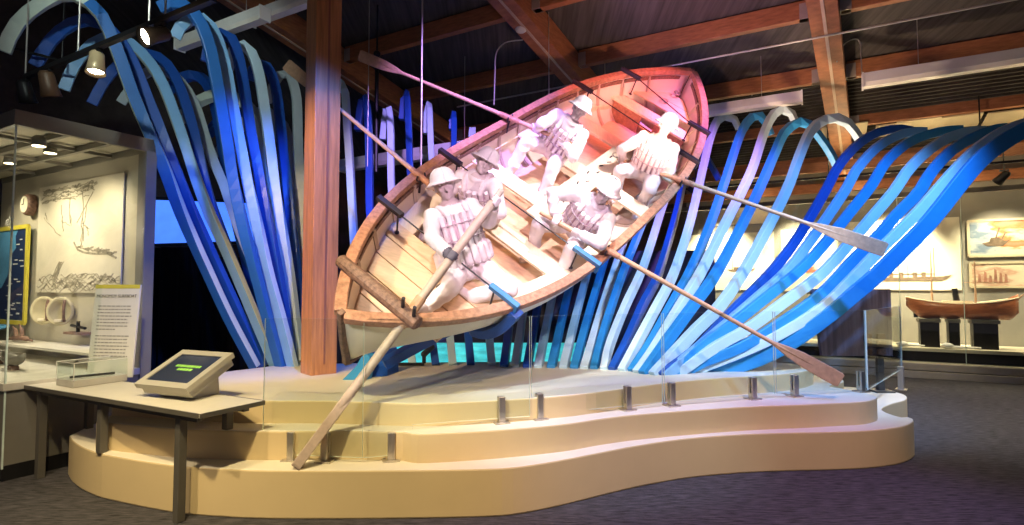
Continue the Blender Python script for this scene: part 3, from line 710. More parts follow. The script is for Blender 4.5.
def hand(g, hp, ax, wrist, k, flip=1):
    """a fist closed round the oar: palm on the wrist side, four bent fingers, thumb from the palm's side"""
    u = wrist - hp; u = (u - ax * u.dot(ax)).normalized(); v = ax.cross(u)
    R = .040
    pal = hp + u * (R + .012) * k
    g.ell(pal, ax * .046 * k, v * .036 * k, u * .02 * k, 12, 8)
    g.capsule(wrist, pal, .032 * k, .026 * k)
    for i in range(4):
        off = ax * ((i - 1.5) * .0215 * k); R2 = R + .004; ln = [1.0, 1.12, 1.08, .88][i]
        an = [math.radians(20 + ln * q) for q in (0, 62, 118, 165)]
        pts = [hp + off + (u * math.cos(t) + v * math.sin(t) * flip) * R2 * k for t in an]
        rr = [.0115 * k, .0105 * k, .0095 * k, .008 * k]
        for a, b, ra, rb in zip(pts, pts[1:], rr, rr[1:]): g.capsule(a, b, ra, rb, 8)
    th = [pal + ax * .035 * k - v * flip * .015 * k, hp + ax * .062 * k + (u * math.cos(-.6) + v * math.sin(-.6) * flip) * (R + .012) * k, hp + ax * .058 * k + (u * math.cos(-1.5) + v * math.sin(-1.5) * flip) * (R + .006) * k]
    g.capsule(th[0], th[1], .014 * k, .0125 * k, 8); g.capsule(th[1], th[2], .0125 * k, .010 * k, 8)
from mathutils import noise as mnoise
def voxel(o, size, calm=None, extra=()):
    rm = o.modifiers.new('skin', 'REMESH'); rm.mode = 'VOXEL'; rm.voxel_size = size
    sm = o.modifiers.new('soft', 'SMOOTH'); sm.factor = .5; sm.iterations = 2
    dg = bpy.context.evaluated_depsgraph_get(); dg.update()
    me = bpy.data.meshes.new_from_object(o.evaluated_get(dg)); old = o.data
    o.modifiers.clear(); me.name = o.name; o.data = me; bpy.data.meshes.remove(old)
    vs = me.vertices; nrm = [v.normal.copy() for v in vs]
    for i, v in enumerate(vs):                      # cloth folds, none on the face and hands
        c = v.co
        k = 1.
        for q, r in calm or ():
            k = min(k, max(0., ((c - q).length - r) / .05))
        if k > 0:
            f = mnoise.noise(V((c.x * 15, c.y * 15, c.z * 15))) * .6 + (1 - abs(mnoise.noise(V((c.x * 9 + 7, c.y * 9, c.z * 9)))) * 2.2) * .7
            vs[i].co = c + nrm[i] * (.010 * f * k)
    for mi, q, r, dr in extra:
        for p in me.polygons:
            d = p.center - q
            if d.length < r and (dr is None or d.dot(dr) > .02): p.material_index = mi
    for p in me.polygons: p.use_smooth = True
def person(lab, pel, neck, headc, face, fwd, hands, feet, oark, k=1., hat='sou', poleA=None, poleL=None, belt=False, kneepts=None, anks=None, toes=None):
    """pel..headc: world joints; face: where the face looks; hands: two points on the oar; feet: two ankle points"""
    sp = (neck - pel).normalized(); L = (neck - pel).length
    f = (fwd - sp * fwd.dot(sp)).normalized(); rt = f.cross(sp).normalized()    # rt: the figure's own right
    root = thing('person', pel, lab, 'person', None)
    g = MB()
    hipw, shw = .105 * k, .19 * k
    g.ell(pel + sp * .02, rt * .185 * k, f * .135 * k, sp * .15 * k)
    g.ell(pel + sp * L * .3, rt * .165 * k, f * .13 * k, sp * .19 * k)
    g.ell(pel + sp * L * .66, rt * .19 * k, f * .135 * k, sp * .21 * k)
    g.ell(pel + sp * L * .86, rt * .20 * k, f * .105 * k, sp * .10 * k)
    g.capsule(pel + sp * L * .92, headc - (headc - neck).normalized() * .04, .062 * k, .055 * k)
    # collar
    g.ell(neck + sp * .005, rt * .095 * k, f * .085 * k, sp * .045 * k)
    # head with face
    hu = (headc - neck).normalized(); fc = (face - hu * face.dot(hu) * .7).normalized(); hr = fc.cross(hu).normalized(); hu2 = hr.cross(fc)
    q = k * 1.05
    g.ell(headc + hu2 * .015 * q, hr * .078 * q, fc * .098 * q, hu2 * .112 * q, 18, 12)
    g.ell(headc - hu2 * .055 * q + fc * .03 * q, hr * .058 * q, fc * .065 * q, hu2 * .06 * q)          # jaw
    g.ell(headc - hu2 * .092 * q + fc * .075 * q, hr * .022 * q, fc * .02 * q, hu2 * .018 * q)         # chin
    g.capsule(headc + hu2 * .012 * q + fc * .092 * q, headc - hu2 * .03 * q + fc * .118 * q, .009 * q, .015 * q, 8)   # nose
    for s in (1, -1):
        g.ell(headc + hu2 * .028 * q + fc * .088 * q + hr * s * .032 * q, hr * .026 * q, fc * .014 * q, hu2 * .009 * q)  # brow
        g.ell(headc + hu2 * .006 * q + fc * .082 * q + hr * s * .031 * q, hr * .013 * q, fc * .011 * q, hu2 * .009 * q)  # eye
        g.ell(headc - hu2 * .02 * q + fc * .066 * q + hr * s * .045 * q, hr * .02 * q, fc * .02 * q, hu2 * .02 * q)      # cheek
        g.ell(headc - hu2 * .005 * q - fc * .005 * q + hr * s * .08 * q, hr * .012 * q, fc * .02 * q, hu2 * .032 * q)   # ear
    g.ell(headc - hu2 * .058 * q + fc * .092 * q, hr * .026 * q, fc * .009 * q, hu2 * .0065 * q)
    g.ell(headc - hu2 * .07 * q + fc * .089 * q, hr * .022 * q, fc * .009 * q, hu2 * .0065 * q)
    ax = OARS[oark][1]
    for i, s in enumerate((1, -1)):
        sh = pel + sp * L * .885 + rt * s * shw
        hd = hands[i]; pole = poleA[i] if poleA else (-sp * .8 + rt * s * .6 - f * .2)
        wd = (sh - hd).normalized(); wr = hd + (wd + f * -.0) .normalized() * .085 * k
        el = ik(sh, wr, .30 * k, .255 * k, pole)
        wr2 = hd + (el - hd).normalized() * .09 * k
        g.capsule(sh, el, .078 * k, .064 * k); g.capsule(el, wr2, .064 * k, .05 * k)
        g.ell(sh, rt * .08 * k, f * .08 * k, sp * .08 * k); g.capsule(pel + sp * L * .86 + rt * s * .07 * k, sh, .085 * k, .07 * k)
        g.lathe(wr2, [(.04 * k, -.02), (.056 * k, -.012), (.056 * k, .012), (.04 * k, .02)], (el - hd).normalized(), 12)     # cuff
        hand(g, hd, ax, wr2, k, 1 if (ax.cross((wr2 - hd).normalized())).dot(VIEW(hd)) > 0 else -1)
        hp = pel + rt * s * hipw - sp * .02
        an = feet[i]; pl = poleL[i] if poleL else (sp * .9 + f * .5)
        kn = ik(hp, an, .43 * k, .42 * k, pl)
        if kneepts and kneepts[i]: kn = kneepts[i]
        g.capsule(hp, kn, .112 * k, .08 * k); g.capsule(kn, an, .08 * k, .062 * k)
        g.ell(kn.lerp(an, .72), rt * .078 * k, f * .078 * k, (an - kn).normalized() * .1 * k)
        foot(g, an, kn, toes[i] if toes else f, k)
    body = g.build('body', [m_fig, m_face, m_glove], root, True, fixn=True)
    ro = V(pel); ex = [(1, headc - hu2 * .03 * q - ro, .15 * q, fc)]
    if belt: ex.append((2, hands[0] - ro, .085, None))
    voxel(body, .0085, [(headc - ro, .11 * k)] + [(h - ro, .075) for h in hands], ex)
    # cork life vest: upright ribs around the chest, tied with bands
    g = MB(); n = 20
    def ring(h, t, gro=1.): return pel + sp * h + (rt * math.sin(t) * .212 + f * math.cos(t) * .168) * k * gro
    h0, h1 = (L * .30 if belt else L * .20), L * .86
    for j in range(n):
        t = 2 * PI * (j + .5) / n
        if abs(math.sin(t)) > .93: pass
        a, b = ring(h0, t), ring(h1 - (.05 * k if abs(math.sin(t)) > .75 else 0), t, .97); nn = (rt * math.sin(t) / .212 + f * math.cos(t) / .168).normalized(); sd = sp.cross(nn).normalized()
        g.hexa([a - sd * .025 * k - nn * .03 * k, a + sd * .025 * k - nn * .03 * k, a + sd * .019 * k + nn * .024 * k, a - sd * .019 * k + nn * .024 * k,
                b - sd * .025 * k - nn * .03 * k, b + sd * .025 * k - nn * .03 * k, b + sd * .019 * k + nn * .024 * k, b - sd * .019 * k + nn * .024 * k])
    if belt:
        for j in range(20):
            t = 2 * PI * (j + .5) / 20; a, b = ring(L * .08, t, 1.12), ring(L * .27, t, 1.12); nn = (rt * math.sin(t) + f * math.cos(t)).normalized()
            g.capsule(a, b, .036 * k, .036 * k, 8)
    for s in (1, -1):
        g.tube(spline([ring(h1 - .02, s * .45, .98), pel + sp * L * .93 + rt * s * .10 * k + f * .095 * k, pel + sp * L * .99 + rt * s * .11 * k, pel + sp * L * .92 + rt * s * .10 * k - f * .11 * k, ring(h1 - .05, PI - s * .45, .98)], 14), .03 * k, 8)
    vest = g.build('life_vest', m_vest, root, bevel=.008)
    g = MB(); g.tube([pel + sp * (h0 + (h1 - .06 * k - h0) * t) for t in (0, .5, 1)], 1., 24)
    for v in g.bm.verts:
        d = v.co - pel; hh = d.dot(sp); d = d - sp * hh; a_, b_ = d.dot(rt), d.dot(f); m_ = math.hypot(a_, b_)
        v.co = pel + sp * hh + (rt * (a_ / m_) * .210 + f * (b_ / m_) * .166) * k
    g.build('vest_gap_shade', m_gap_shade, vest, True)  # added sleeve, coloured dark as the shade in the gaps between ribs
    for h in (.45, .70):
        g = MB(); g.tube([ring(L * h, 2 * PI * j / 32, 1.15) for j in range(33)], .006 * k, 6, False); g.build('tie_band', m_vline, vest)
    # sou'wester hat
    g = MB(); c = headc + hu2 * .058 * q - fc * .008 * q; rows = []
    for hgt, rr, fl in ((.105, .02, 0), (.098, .055, 0), (.075, .088, 0), (.04, .108, 0), (.0, .118, 0), (-.012, .128, .010), (-.03, .145, .022)):
        row = []
        for j in range(25):
            t = 2 * PI * j / 24; back = (1 - math.cos(t)) / 2          # 1 at the nape
            br = rr + fl * (.2 + 2.2 * back ** 1.5); dz = hgt - fl * 1.6 * back ** 1.5 + fl * .5 * (1 - back)
            row.append(c + (fc * math.cos(t) * 1.12 + hr * math.sin(t) * .95) * br * q + hu2 * dz * q)
        rows.append(row)
    g.grid(rows); hb = g.build('rain_hat', m_fig, root, True); so = hb.modifiers.new('t', 'SOLIDIFY'); so.thickness = .008
    return root
def on_oar(key, px):
    hp, ax = OARS[key]; best = None
    for i in range(-20, 260):
        q = hp + ax * (i * .01); e = abs(proj(q).x - px)
        if best is None or e < best[0]: best = (e, q)
    return best[1]
def lp(px, py, h): return bw(*bloc(px, py, h))
AFT = -BX
# steersman kneeling in the stern
k = .98
pel = lp(467, 266, -.02); neck = sph_hit(449, 203, pel, .56 * k, True); hc = sph_hit(444, 184, neck, .165 * k, True)
fw = (VIEW(pel) * 1. + V((.45, 0, -.1)))
person('kneeling steersman in a white hat, ribbed vest and belt, hugging the steering oar', pel, neck, hc, V((.25, -1, -.25)), fw, [on_oar(0, 452), on_oar(0, 494)], [lp(428, 306, -.02), lp(474, 296, -.1)], 0, k, belt=True,
       kneepts=[sph_hit(450, 288, pel, .40 * k, True), sph_hit(509, 289, pel, .47 * k, True)], poleA=[V((-1, 0, -.4)), V((.6, -.3, -.9))], toes=[V((-.6, -.6, -.3)), V((-.9, .2, 0))])
# rower beside him, to port
pel = lp(482, 212, -.12); neck = sph_hit(477, 177, pel, .52 * .88, True); hc = sph_hit(485, 163, neck, .165 * .88, True)
person('rower with round white hat sitting just behind the steersman', pel, neck, hc, V((.1, -1, -.35)), AFT + V((.2, -.3, 0)), [on_oar(2, 461), on_oar(2, 470)], [lp(430, 228, -.42), lp(448, 242, -.42)], 2, .9, poleA=[V((-.6, 0, -1)), V((.5, -.2, -1.5))], poleL=[BZ, BZ])
# upper rower, on the port side
pel = lp(553, 150, -.08); neck = sph_hit(572, 122, pel, .52 * .88, True); hc = sph_hit(580, 109, neck, .165 * .88, True)
person('rower leaning back on the upper side below the raised rail, legs stretched towards the stern', pel, neck, hc, AFT + V((.1, -.7, -.4)), AFT + V((.2, -.7, 0)), [on_oar(1, 537), on_oar(1, 562)], [lp(510, 171, -.30), lp(541, 201, -.42)], 1, .9, poleL=[BZ, BZ], poleA=[V((-.8, 0, -.5)), V((.7, -.2, -.6))])
# rower highest in the bow
pel = lp(646, 172, -.08); neck = sph_hit(660, 139, pel, .52 * .88, True); hc = sph_hit(667, 126, neck, .165 * .88, True)
person('rower sitting highest, against the pink bow, drawing the oar across his lap', pel, neck, hc, AFT + V((0, -.7, -.35)), AFT + V((.1, -.6, 0)), [on_oar(3, 622), on_oar(3, 645)], [lp(616, 192, -.40), lp(640, 206, -.42)], 3, .9, poleL=[BZ, BZ], poleA=[V((-.8, 0, -.3)), V((.8, -.2, -.4))])
# lower rower, on the starboard side
pel = lp(577, 229, -.08); neck = sph_hit(597, 204, pel, .52 * .88, True); hc = sph_hit(606, 192, neck, .165 * .88, True)
person('rower lying back low beside the blue clamp, feet braced towards the stern', pel, neck, hc, AFT + V((.1, -.6, -.3)), AFT + V((.1, -.6, .1)), [on_oar(4, 556), on_oar(4, 575)], [lp(532, 250, -.42), lp(560, 276, -.40)], 4, .9, poleL=[BZ, BZ], poleA=[V((-.8, 0, -.1)), V((.6, -.4, -.6))])
# ------------------------------------------------------------------ glass railing on steel spigots
m_glass = glassmat('clear_glass', (.955, .98, .97)); m_gedge = mat('glass_edge', (.62, .74, .68), .15, 0, .1)
m_gedge2 = mat('glass_edge_dark', (.05, .09, .085), .15, 0, .1)
def pane_poly(pts, nrm, th, name, parent):
    g = MB(); g.slab(pts, nrm.normalized() * th); bmesh.ops.recalc_face_normals(g.bm, faces=g.bm.faces)
    for f in g.bm.faces:
        f.material_index = 0 if abs(f.normal.dot(nrm.normalized())) > .8 else 1
    return g.build(name, [m_glass, m_gedge], parent)
def gb(px, py, z): return at(px, py, z=z)
PAN = [  # (x0,y0,z0),(x1,y1,z1) pane feet, spigot feet, notch
 ((262, 459, T1), (362, 463, T1), [(280, 467, T1), (314, 469, T1)], None, 'glass barrier pane beside the table, with the oar tip behind its steel feet'),
 ((363.5, 463, T1), (530, 421, T2), [(393, 468, T1), (506, 427, T2)], 409, 'notched glass barrier pane stepping up from the lower to the middle tier'),
 ((532, 420, T2), (663, 406.5, T2), [(546, 422.5, T2), (636, 413, T2)], None, 'glass barrier pane in the middle, below the raised middle of the boat'),
 ((665, 406.5, T2), (775, 397.5, T2), [(681, 409, T2), (758, 400.5, T2)], None, 'glass barrier pane before the feet of the blue fan'),
 ((777, 397.5, T2), (867, 391.5, T2), [(796, 396.5, T2), (855, 390.5, T2)], None, 'glass barrier pane crossed by the oar blade at the narrow end of the platform'),
]
TOPZ = 1.33
for (a, b, sp, notch, lab) in PAN:
    pa = gb(*a); pb = gb(*b); dz = .035; d2 = (V((pb.x, pb.y, 0)) - V((pa.x, pa.y, 0))); nrm = V((-d2.y, d2.x, 0)).normalized()
    r = thing('glass_panel', V((pa.x, pa.y, a[2])), lab, 'glass barrier', 'glass barrier panes')
    P0 = V((pa.x, pa.y, a[2] + dz)); P1 = V((pb.x, pb.y, b[2] + dz))
    if notch is None: pts = [P0, P1, V((pb.x, pb.y, TOPZ)), V((pa.x, pa.y, TOPZ))]
    else:
        t = .275; pn = pa.lerp(pb, t)
        pts = [P0, V((pn.x, pn.y, T1 + dz)), V((pn.x, pn.y, T2 + dz)), P1, V((pb.x, pb.y, TOPZ)), V((pa.x, pa.y, TOPZ))]
    pane_poly(pts, nrm, .012, 'pane', r)
    for s in sp:
        f = at(s[0], s[1], z=s[2]); tt = ((f - pa).dot(d2) / d2.length_squared); f = V((pa.x, pa.y, 0)) + d2 * tt + nrm * .006; f.z = s[2]
        g = MB(); X = d2.normalized()
        for o in (-.019, .019): g.box(f + nrm * o + U * .10, .05, .024, .20, X, nrm)
        g.box(f + U * .03, .05, .03, .06, X, nrm)
        sg_ = g.build('spigot', m_steel, r, bevel=.004)
        g = MB(); g.box(f + U * .006, .12, .11, .012, X, nrm); g.build('foot_plate', m_steel, sg_, bevel=.003)
# end pane, turned away
pa = at(868.5, 393, z=T2); pb = at(904, 384, z=T1 + .18); pb = V((pb.x, pb.y, 0)); pa = V((pa.x, pa.y, 0)); pb = at(903, 388.5, z=T1); d2 = V((pb.x - pa.x, pb.y - pa.y, 0)); nrm = V((-d2.y, d2.x, 0)).normalized()
r = thing('glass_panel', V((pa.x, pa.y, T1)), 'last glass barrier pane, turning away round the end of the platform', 'glass barrier', 'glass barrier panes')
pane_poly([V((pa.x, pa.y, T2 + .03)), V((pb.x, pb.y, T2 + .03)), V((pb.x, pb.y, TOPZ)), V((pa.x, pa.y, TOPZ))], nrm, .012, 'pane', r)
f = V((pb.x, pb.y, T1)) - d2.normalized() * .12
g = MB(); g.box(f + U * .14, .05, .062, .28, d2.normalized(), nrm); sg_ = g.build('spigot', m_steel, r, bevel=.004)
g = MB(); g.box(f + U * .006, .12, .11, .012, d2.normalized(), nrm); g.build('foot_plate', m_steel, sg_)

# ------------------------------------------------------------------ reader table with kiosk and small case
TB = at(200, 414.3, z=.75); TU = (at(17, 384, z=.75) - TB); TL = TU.length - .10; TU.normalize(); TV = V((-TU.y, TU.x, 0)); TV = TV if TV.y > 0 else -TV; TW = .48
def tp_(u, v, z): return TB + TU * u + TV * v + U * (z - .75)
m_top = mat('table_top_laminate', (.60, .57, .50), .4, 0, .04)
tab = thing('reader_table', tp_(1.2, .24, 0), 'long narrow table with six square grey legs along the platform', 'table')
g = MB(); g.hexa([tp_(0, 0, .722), tp_(TL, 0, .722), tp_(TL, TW, .722), tp_(0, TW, .722), tp_(0, 0, .75), tp_(TL, 0, .75), tp_(TL, TW, .75), tp_(0, TW, .75)]); 
for f in g.bm.faces: pass
g.build('tabletop', m_top, tab, bevel=.004)
g = MB()
for v in (0, TW): g.bar(tp_(.01, v, .736), tp_(TL - .01, v, .736), .012, .030)
for u in (0, TL): g.bar(tp_(u, 0, .736), tp_(u, TW, .736), .012, .030)
g.build('edge_band', m_grey, tab)
g = MB()
for v in (.07, TW - .07): g.bar(tp_(.1, v, .70), tp_(TL - .1, v, .70), .045, .045)
g.build('apron', m_grey, tab)
for u in (.30, 1.25, 2.15):
    for v in (.07, TW - .07):
        p = tp_(u, v, 0)
        zb = 0.
        q = V((p.x, p.y))
        def inside(q, poly):
            c = False; j = len(poly) - 1
            for i in range(len(poly)):
                if (poly[i].y > q.y) != (poly[j].y > q.y) and q.x < (poly[j].x - poly[i].x) * (q.y - poly[i].y) / (poly[j].y - poly[i].y) + poly[i].x: c = not c
                j = i
            return c
        if inside(q, poly2): zb = T2
        elif inside(q, poly1): zb = T1
        g = MB(); g.box(V((p.x, p.y, (zb + .70) / 2)), .055, .055, .70 - zb, TU, TV); g.build('leg', m_grey, tab, bevel=.004)
# kiosk
k0 = at(192, 402, z=.752); ku = (at(140, 396, z=.752) - k0); kL = ku.length; ku.normalize(); kv = V((-ku.y, ku.x, 0)); kv = kv if kv.y > 0 else -kv
tl = math.radians(29); kd = kv * math.cos(tl) + U * math.sin(tl); kn = -kv * math.sin(tl) + U * math.cos(tl); FL = .43
f0 = k0 + U * .012 - kv * .0
m_kio = mat('kiosk_grey', (.42, .40, .35), .5, .2, .05)
r = thing('touchscreen_kiosk', k0.lerp(k0 + ku * kL, .5) + kv * .15, 'tilted grey touchscreen kiosk with green words on a dark blue screen, on the table', 'touchscreen')
def kp(u, d, n): return f0 + ku * u + kd * d + kn * n
def kbox(g, u0, u1, d0, d1, n0, n1): g.hexa([kp(u0, d0, n0), kp(u1, d0, n0), kp(u1, d1, n0), kp(u0, d1, n0), kp(u0, d0, n1), kp(u1, d0, n1), kp(u1, d1, n1), kp(u0, d1, n1)])
g = MB(); kbox(g, .02, kL - .02, .02, FL - .02, 0, .085); g.build('housing', m_kio, r, bevel=.006)
g = MB(); b_ = .055
kbox(g, -.0, kL, 0, b_, .06, .1); kbox(g, 0, kL, FL - b_, FL, .06, .1); kbox(g, 0, b_, b_, FL - b_, .06, .1); kbox(g, kL - b_, kL, b_, FL - b_, .06, .1); g.build('bezel', m_kio, r)
m_scr = mat('kiosk_screen', (.008, .015, .04), .12, 0, .4, 3, emit=.25)
g = MB(); kbox(g, b_, kL - b_, b_, FL - b_, .08, .092); scr = g.build('screen', m_scr, r)
m_gtx = mat('kiosk_green', (.15, .30, .03), .5, 0, .3, 40, emit=1.0)
random.seed(3)
for d, u0, u1 in ((.245, .14, .40), (.205, .19, .34)):
    u = u0; g = MB()
    while u < u1 - .01:
        w_ = random.uniform(.012, .03); kbox(g, u, min(u1, u + w_), d - .012, d + .012, .092, .094); u += w_ + .008
    g.build('lettering', m_gtx, scr)
g = MB(); g.hexa([k0 + ku * .1 + kv * .08, k0 + ku * (kL - .1) + kv * .08, k0 + ku * (kL - .1) + kv * .3, k0 + ku * .1 + kv * .3] + [kp(.1, .12, .01), kp(kL - .1, .12, .01), kp(kL - .1, .33, .01), kp(.1, .33, .01)]); g.build('stand', m_kio, r)
# label sign standing at the back of the table
s0 = at(131.5, 377.5, z=.752); SU = V((-.985, .17, 0)).normalized(); s1 = s0 + SU * .47; tq = (TV * .06 + U * 1.).normalized(); hS = .83
m_sign = mat('sign_cream', (.70, .66, .52), .55, 0, .03); m_yel = mat('sign_yellow', (.60, .52, .06), .55, 0, .05); m_ink = mat('sign_ink', (.12, .11, .09), .7)
r = thing('label_sign', s0.lerp(s1, .5), 'tall cream text panel headed MONOMOY SURFBOAT standing at the back of the table', 'sign')
nS = SU.cross(tq); nS = nS if nS.y < 0 else -nS
g = MB(); g.slab([s0, s1, s1 + tq * hS, s0 + tq * hS], -nS * .018); g.build('board', m_sign, r, bevel=.002)
g = MB(); g.slab([s0 + tq * (hS - .035) + nS * .0012, s1 + tq * (hS - .035) + nS * .0012, s1 + tq * hS + nS * .0012, s0 + tq * hS + nS * .0012], -nS * .003); g.build('header_band', m_yel, r)
text_mesh('MONOMOY SURFBOAT', .040, 'heading', m_ink, r, s0.lerp(s1, .5) + tq * (hS - .105), -SU, tq, nS)
random.seed(5); m_ink2 = mat('sign_ink_small', (.30, .28, .22), .7); g = MB()
for j in range(17):
    if j == 8: continue
    h = hS - .20 - j * .030; ln = random.uniform(.30, .37) if j not in (7, 16) else .2
    a = s1 - SU * .05 + tq * h; 
    x = 0.
    while x < ln:
        w_ = random.uniform(.015, .045); g.slab([a - SU * x + nS * .001, a - SU * min(ln, x + w_) + nS * .001, a - SU * min(ln, x + w_) + tq * .009 + nS * .001, a - SU * x + tq * .009 + nS * .001], nS * .001); x += w_ + .008
g.build('lettering', m_ink2, r)
# small acrylic case
c0 = at(73.3, 388, z=.752); cu_ = TU; cv_ = TV
def cp_(u, v, z): return c0 + cu_ * u + cv_ * v + U * z
r = thing('acrylic_case', cp_(.15, .19, 0), 'low clear acrylic case on a grey base holding a dark rod, on the table', 'display case')
cw, cdp = .27, .40
def cbox(g, u0, u1, v0, v1, z0, z1): g.hexa([cp_(u0, v0, z0), cp_(u1, v0, z0), cp_(u1, v1, z0), cp_(u0, v1, z0), cp_(u0, v0, z1), cp_(u1, v0, z1), cp_(u1, v1, z1), cp_(u0, v1, z1)]); return g
cbox(MB(), 0, cw, 0, cdp, 0, .055).build('base', mat('case_base_grey', (.42, .40, .35), .5), r, bevel=.003)
g = MB(); e = .012
cbox(g, .0, cw, 0, .004, .056, .19); cbox(g, 0, .004, .004, cdp, .056, .19); cbox(g, cw - .004, cw, .004, cdp, .056, .19); cbox(g, .004, cw - .004, cdp - .004, cdp, .056, .19); cbox(g, 0, cw, 0, cdp, .191, .195); g.build('acrylic_cover', m_glass, r)
g = MB(); m_edge = mat('acrylic_edge', (.7, .7, .62), .3)
for a, b in (((0, 0, .056), (0, 0, .195)), ((cw, 0, .056), (cw, 0, .195)), ((0, 0, .195), (cw, 0, .195)), ((0, 0, .195), (0, cdp, .195)), ((cw, 0, .195), (cw, cdp, .195))): g.bar(cp_(*a), cp_(*b), .005, .005, TV + V((.01, .02, .03)))
g.build('edge', m_edge, r)
g = MB(); g.tube([cp_(.17, .05, .066), cp_(.1, .35, .066)], .009, 8); tag(g.build('rod', m_dark), 'thin dark rod lying in the small acrylic case', 'exhibit')

# ------------------------------------------------------------------ tall glass show case
KC = V((-4.085, 4.475, 0)); CL = 1.0; CB = 3.4; CZ = 3.02
def kc(a, b, z): return KC + A * a + B * b + U * z
m_case = mat('case_frame_grey', (.21, .195, .165), .5, .2, .05); m_cback = mat('case_back_cream', (.46, .42, .33), .8, 0, .04)
r = thing('show_case', kc(.5, 1.5, 0), 'tall lit glass show case with a grey frame full of lifesaving relics', 'display case')
cbx = lambda g, a0, a1, b0, b1, z0, z1: (g.hexa([kc(a0, b0, z0), kc(a1, b0, z0), kc(a1, b1, z0), kc(a0, b1, z0), kc(a0, b0, z1), kc(a1, b0, z1), kc(a1, b1, z1), kc(a0, b1, z1)]), g)[1]
cbx(MB(), -.0, CL, 0, CB, 0.0, .12).build('kick_base', m_dark, r)
cbx(MB(), -.0, CL, 0, CB, .12, .72).build('plinth', m_case, r, bevel=.004)
cbx(MB(), -.02, CL + .0, -.02, CB, .72, .78).build('deck', mat('case_deck', (.50, .47, .40), .6), r, bevel=.004)
g = MB(); cbx(g, CL, CL + .1, -.02, .13, 0, CZ); g.build('corner_post', m_case, r, bevel=.006)
g = MB(); cbx(g, -.02, CL + .1, -.02, .03, CZ - .13, CZ); cbx(g, -.02, .03, .03, CB, CZ - .13, CZ); cbx(g, CL + .02, CL + .1, .03, CB, CZ - .13, CZ); g.build('top_frame', m_case, r, bevel=.005)
g = MB()
for a in (.36, .70): cbx(g, a - .02, a + .02, .03, CB, CZ - .13, CZ - .08)
for b in (.65, 1.5, 2.4): cbx(g, .03, CL, b - .02, b + .02, CZ - .12, CZ - .09)
g.build('ceiling_grid', m_case, r)
cbx(MB(), .03, CL, .03, CB, CZ - .07, CZ - .04).build('top_panel', m_cback, r)
cbx(MB(), CL + .03, CL + .07, .13, CB, .12, CZ - .13).build('back_panel', m_cback, r)
g = MB(); cbx(g, .0, CL, .0, .008, .78, CZ - .13); g.build('pane', m_glass, r)
g = MB(); cbx(g, 0, .008, .012, CB, .78, CZ - .13); g.build('pane', m_glass, r)
g = MB(); g.bar(kc(0, 0, .1), kc(0, 0, CZ - .13), .012, .012, A); g.build('glass_corner', m_gedge, r)
lampc = [kc(.22, .18, CZ - .2), kc(.5, .7, CZ - .14), kc(.5, 1.6, CZ - .14)]
m_glow = mat('warm_lamp_glow', (1, .8, .5), .5, emit=8., ecol=(1, .78, .45))
for j, (p, lab) in enumerate(zip(lampc, ('spot lamp at the glass corner of the show case', 'small spot lamp over the whaling mural', 'small spot lamp deeper inside the show case'))):
    t = thing('spot_lamp', p, lab, 'lamp', 'show case lamps')
    g = MB(); g.lathe(p, [(.03, .06), (.05, .04), (.055, -.03)], U, 14); g.build('can', m_case, t, True)
    g = MB(); g.lathe(p - U * .034, [(.0, 0), (.048, .001), (.048, .003), (0., .004)], U, 14); g.build('lens', m_glow, t)
# mural with a drawn shipwreck
NB = -A  # the back panel faces the viewer
def bp(b, z, off=.012): return kc(CL + .03, b, z) - A * off
m_mur = mat('mural_paper', (.60, .55, .44), .8, 0, .12, 2., detail=8)
mz0, mz1 = 1.50, 2.73; mb0, mb1 = .40, 2.28
r = thing('wreck_mural', bp(1.3, mz0), 'large pale engraving of a ship wrecked in surf on the back of the show case', 'picture')
g = MB(); g.slab([bp(mb0, mz0), bp(mb1, mz0), bp(mb1, mz1), bp(mb0, mz1)], -A * .012); g.build('panel', m_mur, r)
m_draw = mat('engraving_ink', (.27, .24, .18), .85, 0, .5, 20); g = MB(); random.seed(11)
def mp(u, v): return bp(mb1 + (mb0 - mb1) * u, mz0 + (mz1 - mz0) * v, .026)
def stroke(pts, w): 
    P = [mp(*p) for p in pts]
    for a, b in zip(P, P[1:]):
        if (b - a).length > 1e-4: g.bar(a, b, w, .003, A)
def wob(u0, v0, u1, v1, n=7, am=.012): return [(u0 + (u1 - u0) * i / n + random.uniform(-am, am), v0 + (v1 - v0) * i / n + random.uniform(-am, am)) for i in range(n + 1)]
for j in range(120):                                # dark clouded sky at the top
    u = random.uniform(.02, .66); v = .96 - random.random() ** 2 * .12; stroke(wob(u, v, u + random.uniform(.03, .09), v + random.uniform(-.02, .02), 4, .008), random.uniform(.004, .010))
for (u0, v0, u1, v1) in ((.40, .85, .42, .62), (.30, .80, .33, .6), (.56, .90, .58, .45), (.50, .62, .68, .88), (.62, .80, .55, .45), (.55, .62, .64, .56)): stroke(wob(u0, v0, u1, v1, 9, .006), .008)
for (u0, v0, u1, v1) in ((.08, .70, .30, .52), (.12, .68, .10, .74), (.30, .66, .42, .60), (.34, .56, .32, .66), (.42, .70, .44, .60), (.60, .60, .64, .50)): stroke(wob(u0, v0, u1, v1, 8, .01), .006)
for j in range(26): u = random.uniform(.50, .92); v = .40 - (u - .5) * .17; stroke(wob(u, v, u + .05, v + random.uniform(-.02, .02), 3, .006), random.uniform(.008, .022))
stroke([(.47, .45), (.52, .38), (.60, .35), (.72, .335), (.86, .33), (.95, .29)], .022); stroke([(.56, .42), (.58, .52), (.55, .60), (.57, .70)], .015)
for j in range(5): stroke(wob(.22 + j * .015, .14, .30 + j * .012, .28, 4, .006), .012)
for j in range(90):                                # surf
    u = random.uniform(0, .95); v = random.uniform(.01, .15); L_ = random.uniform(.06, .2); stroke([(min(1, u + L_ * i / 6), v + .022 * math.sin(i * 1.1 + j)) for i in range(7)], random.uniform(.002, .005))
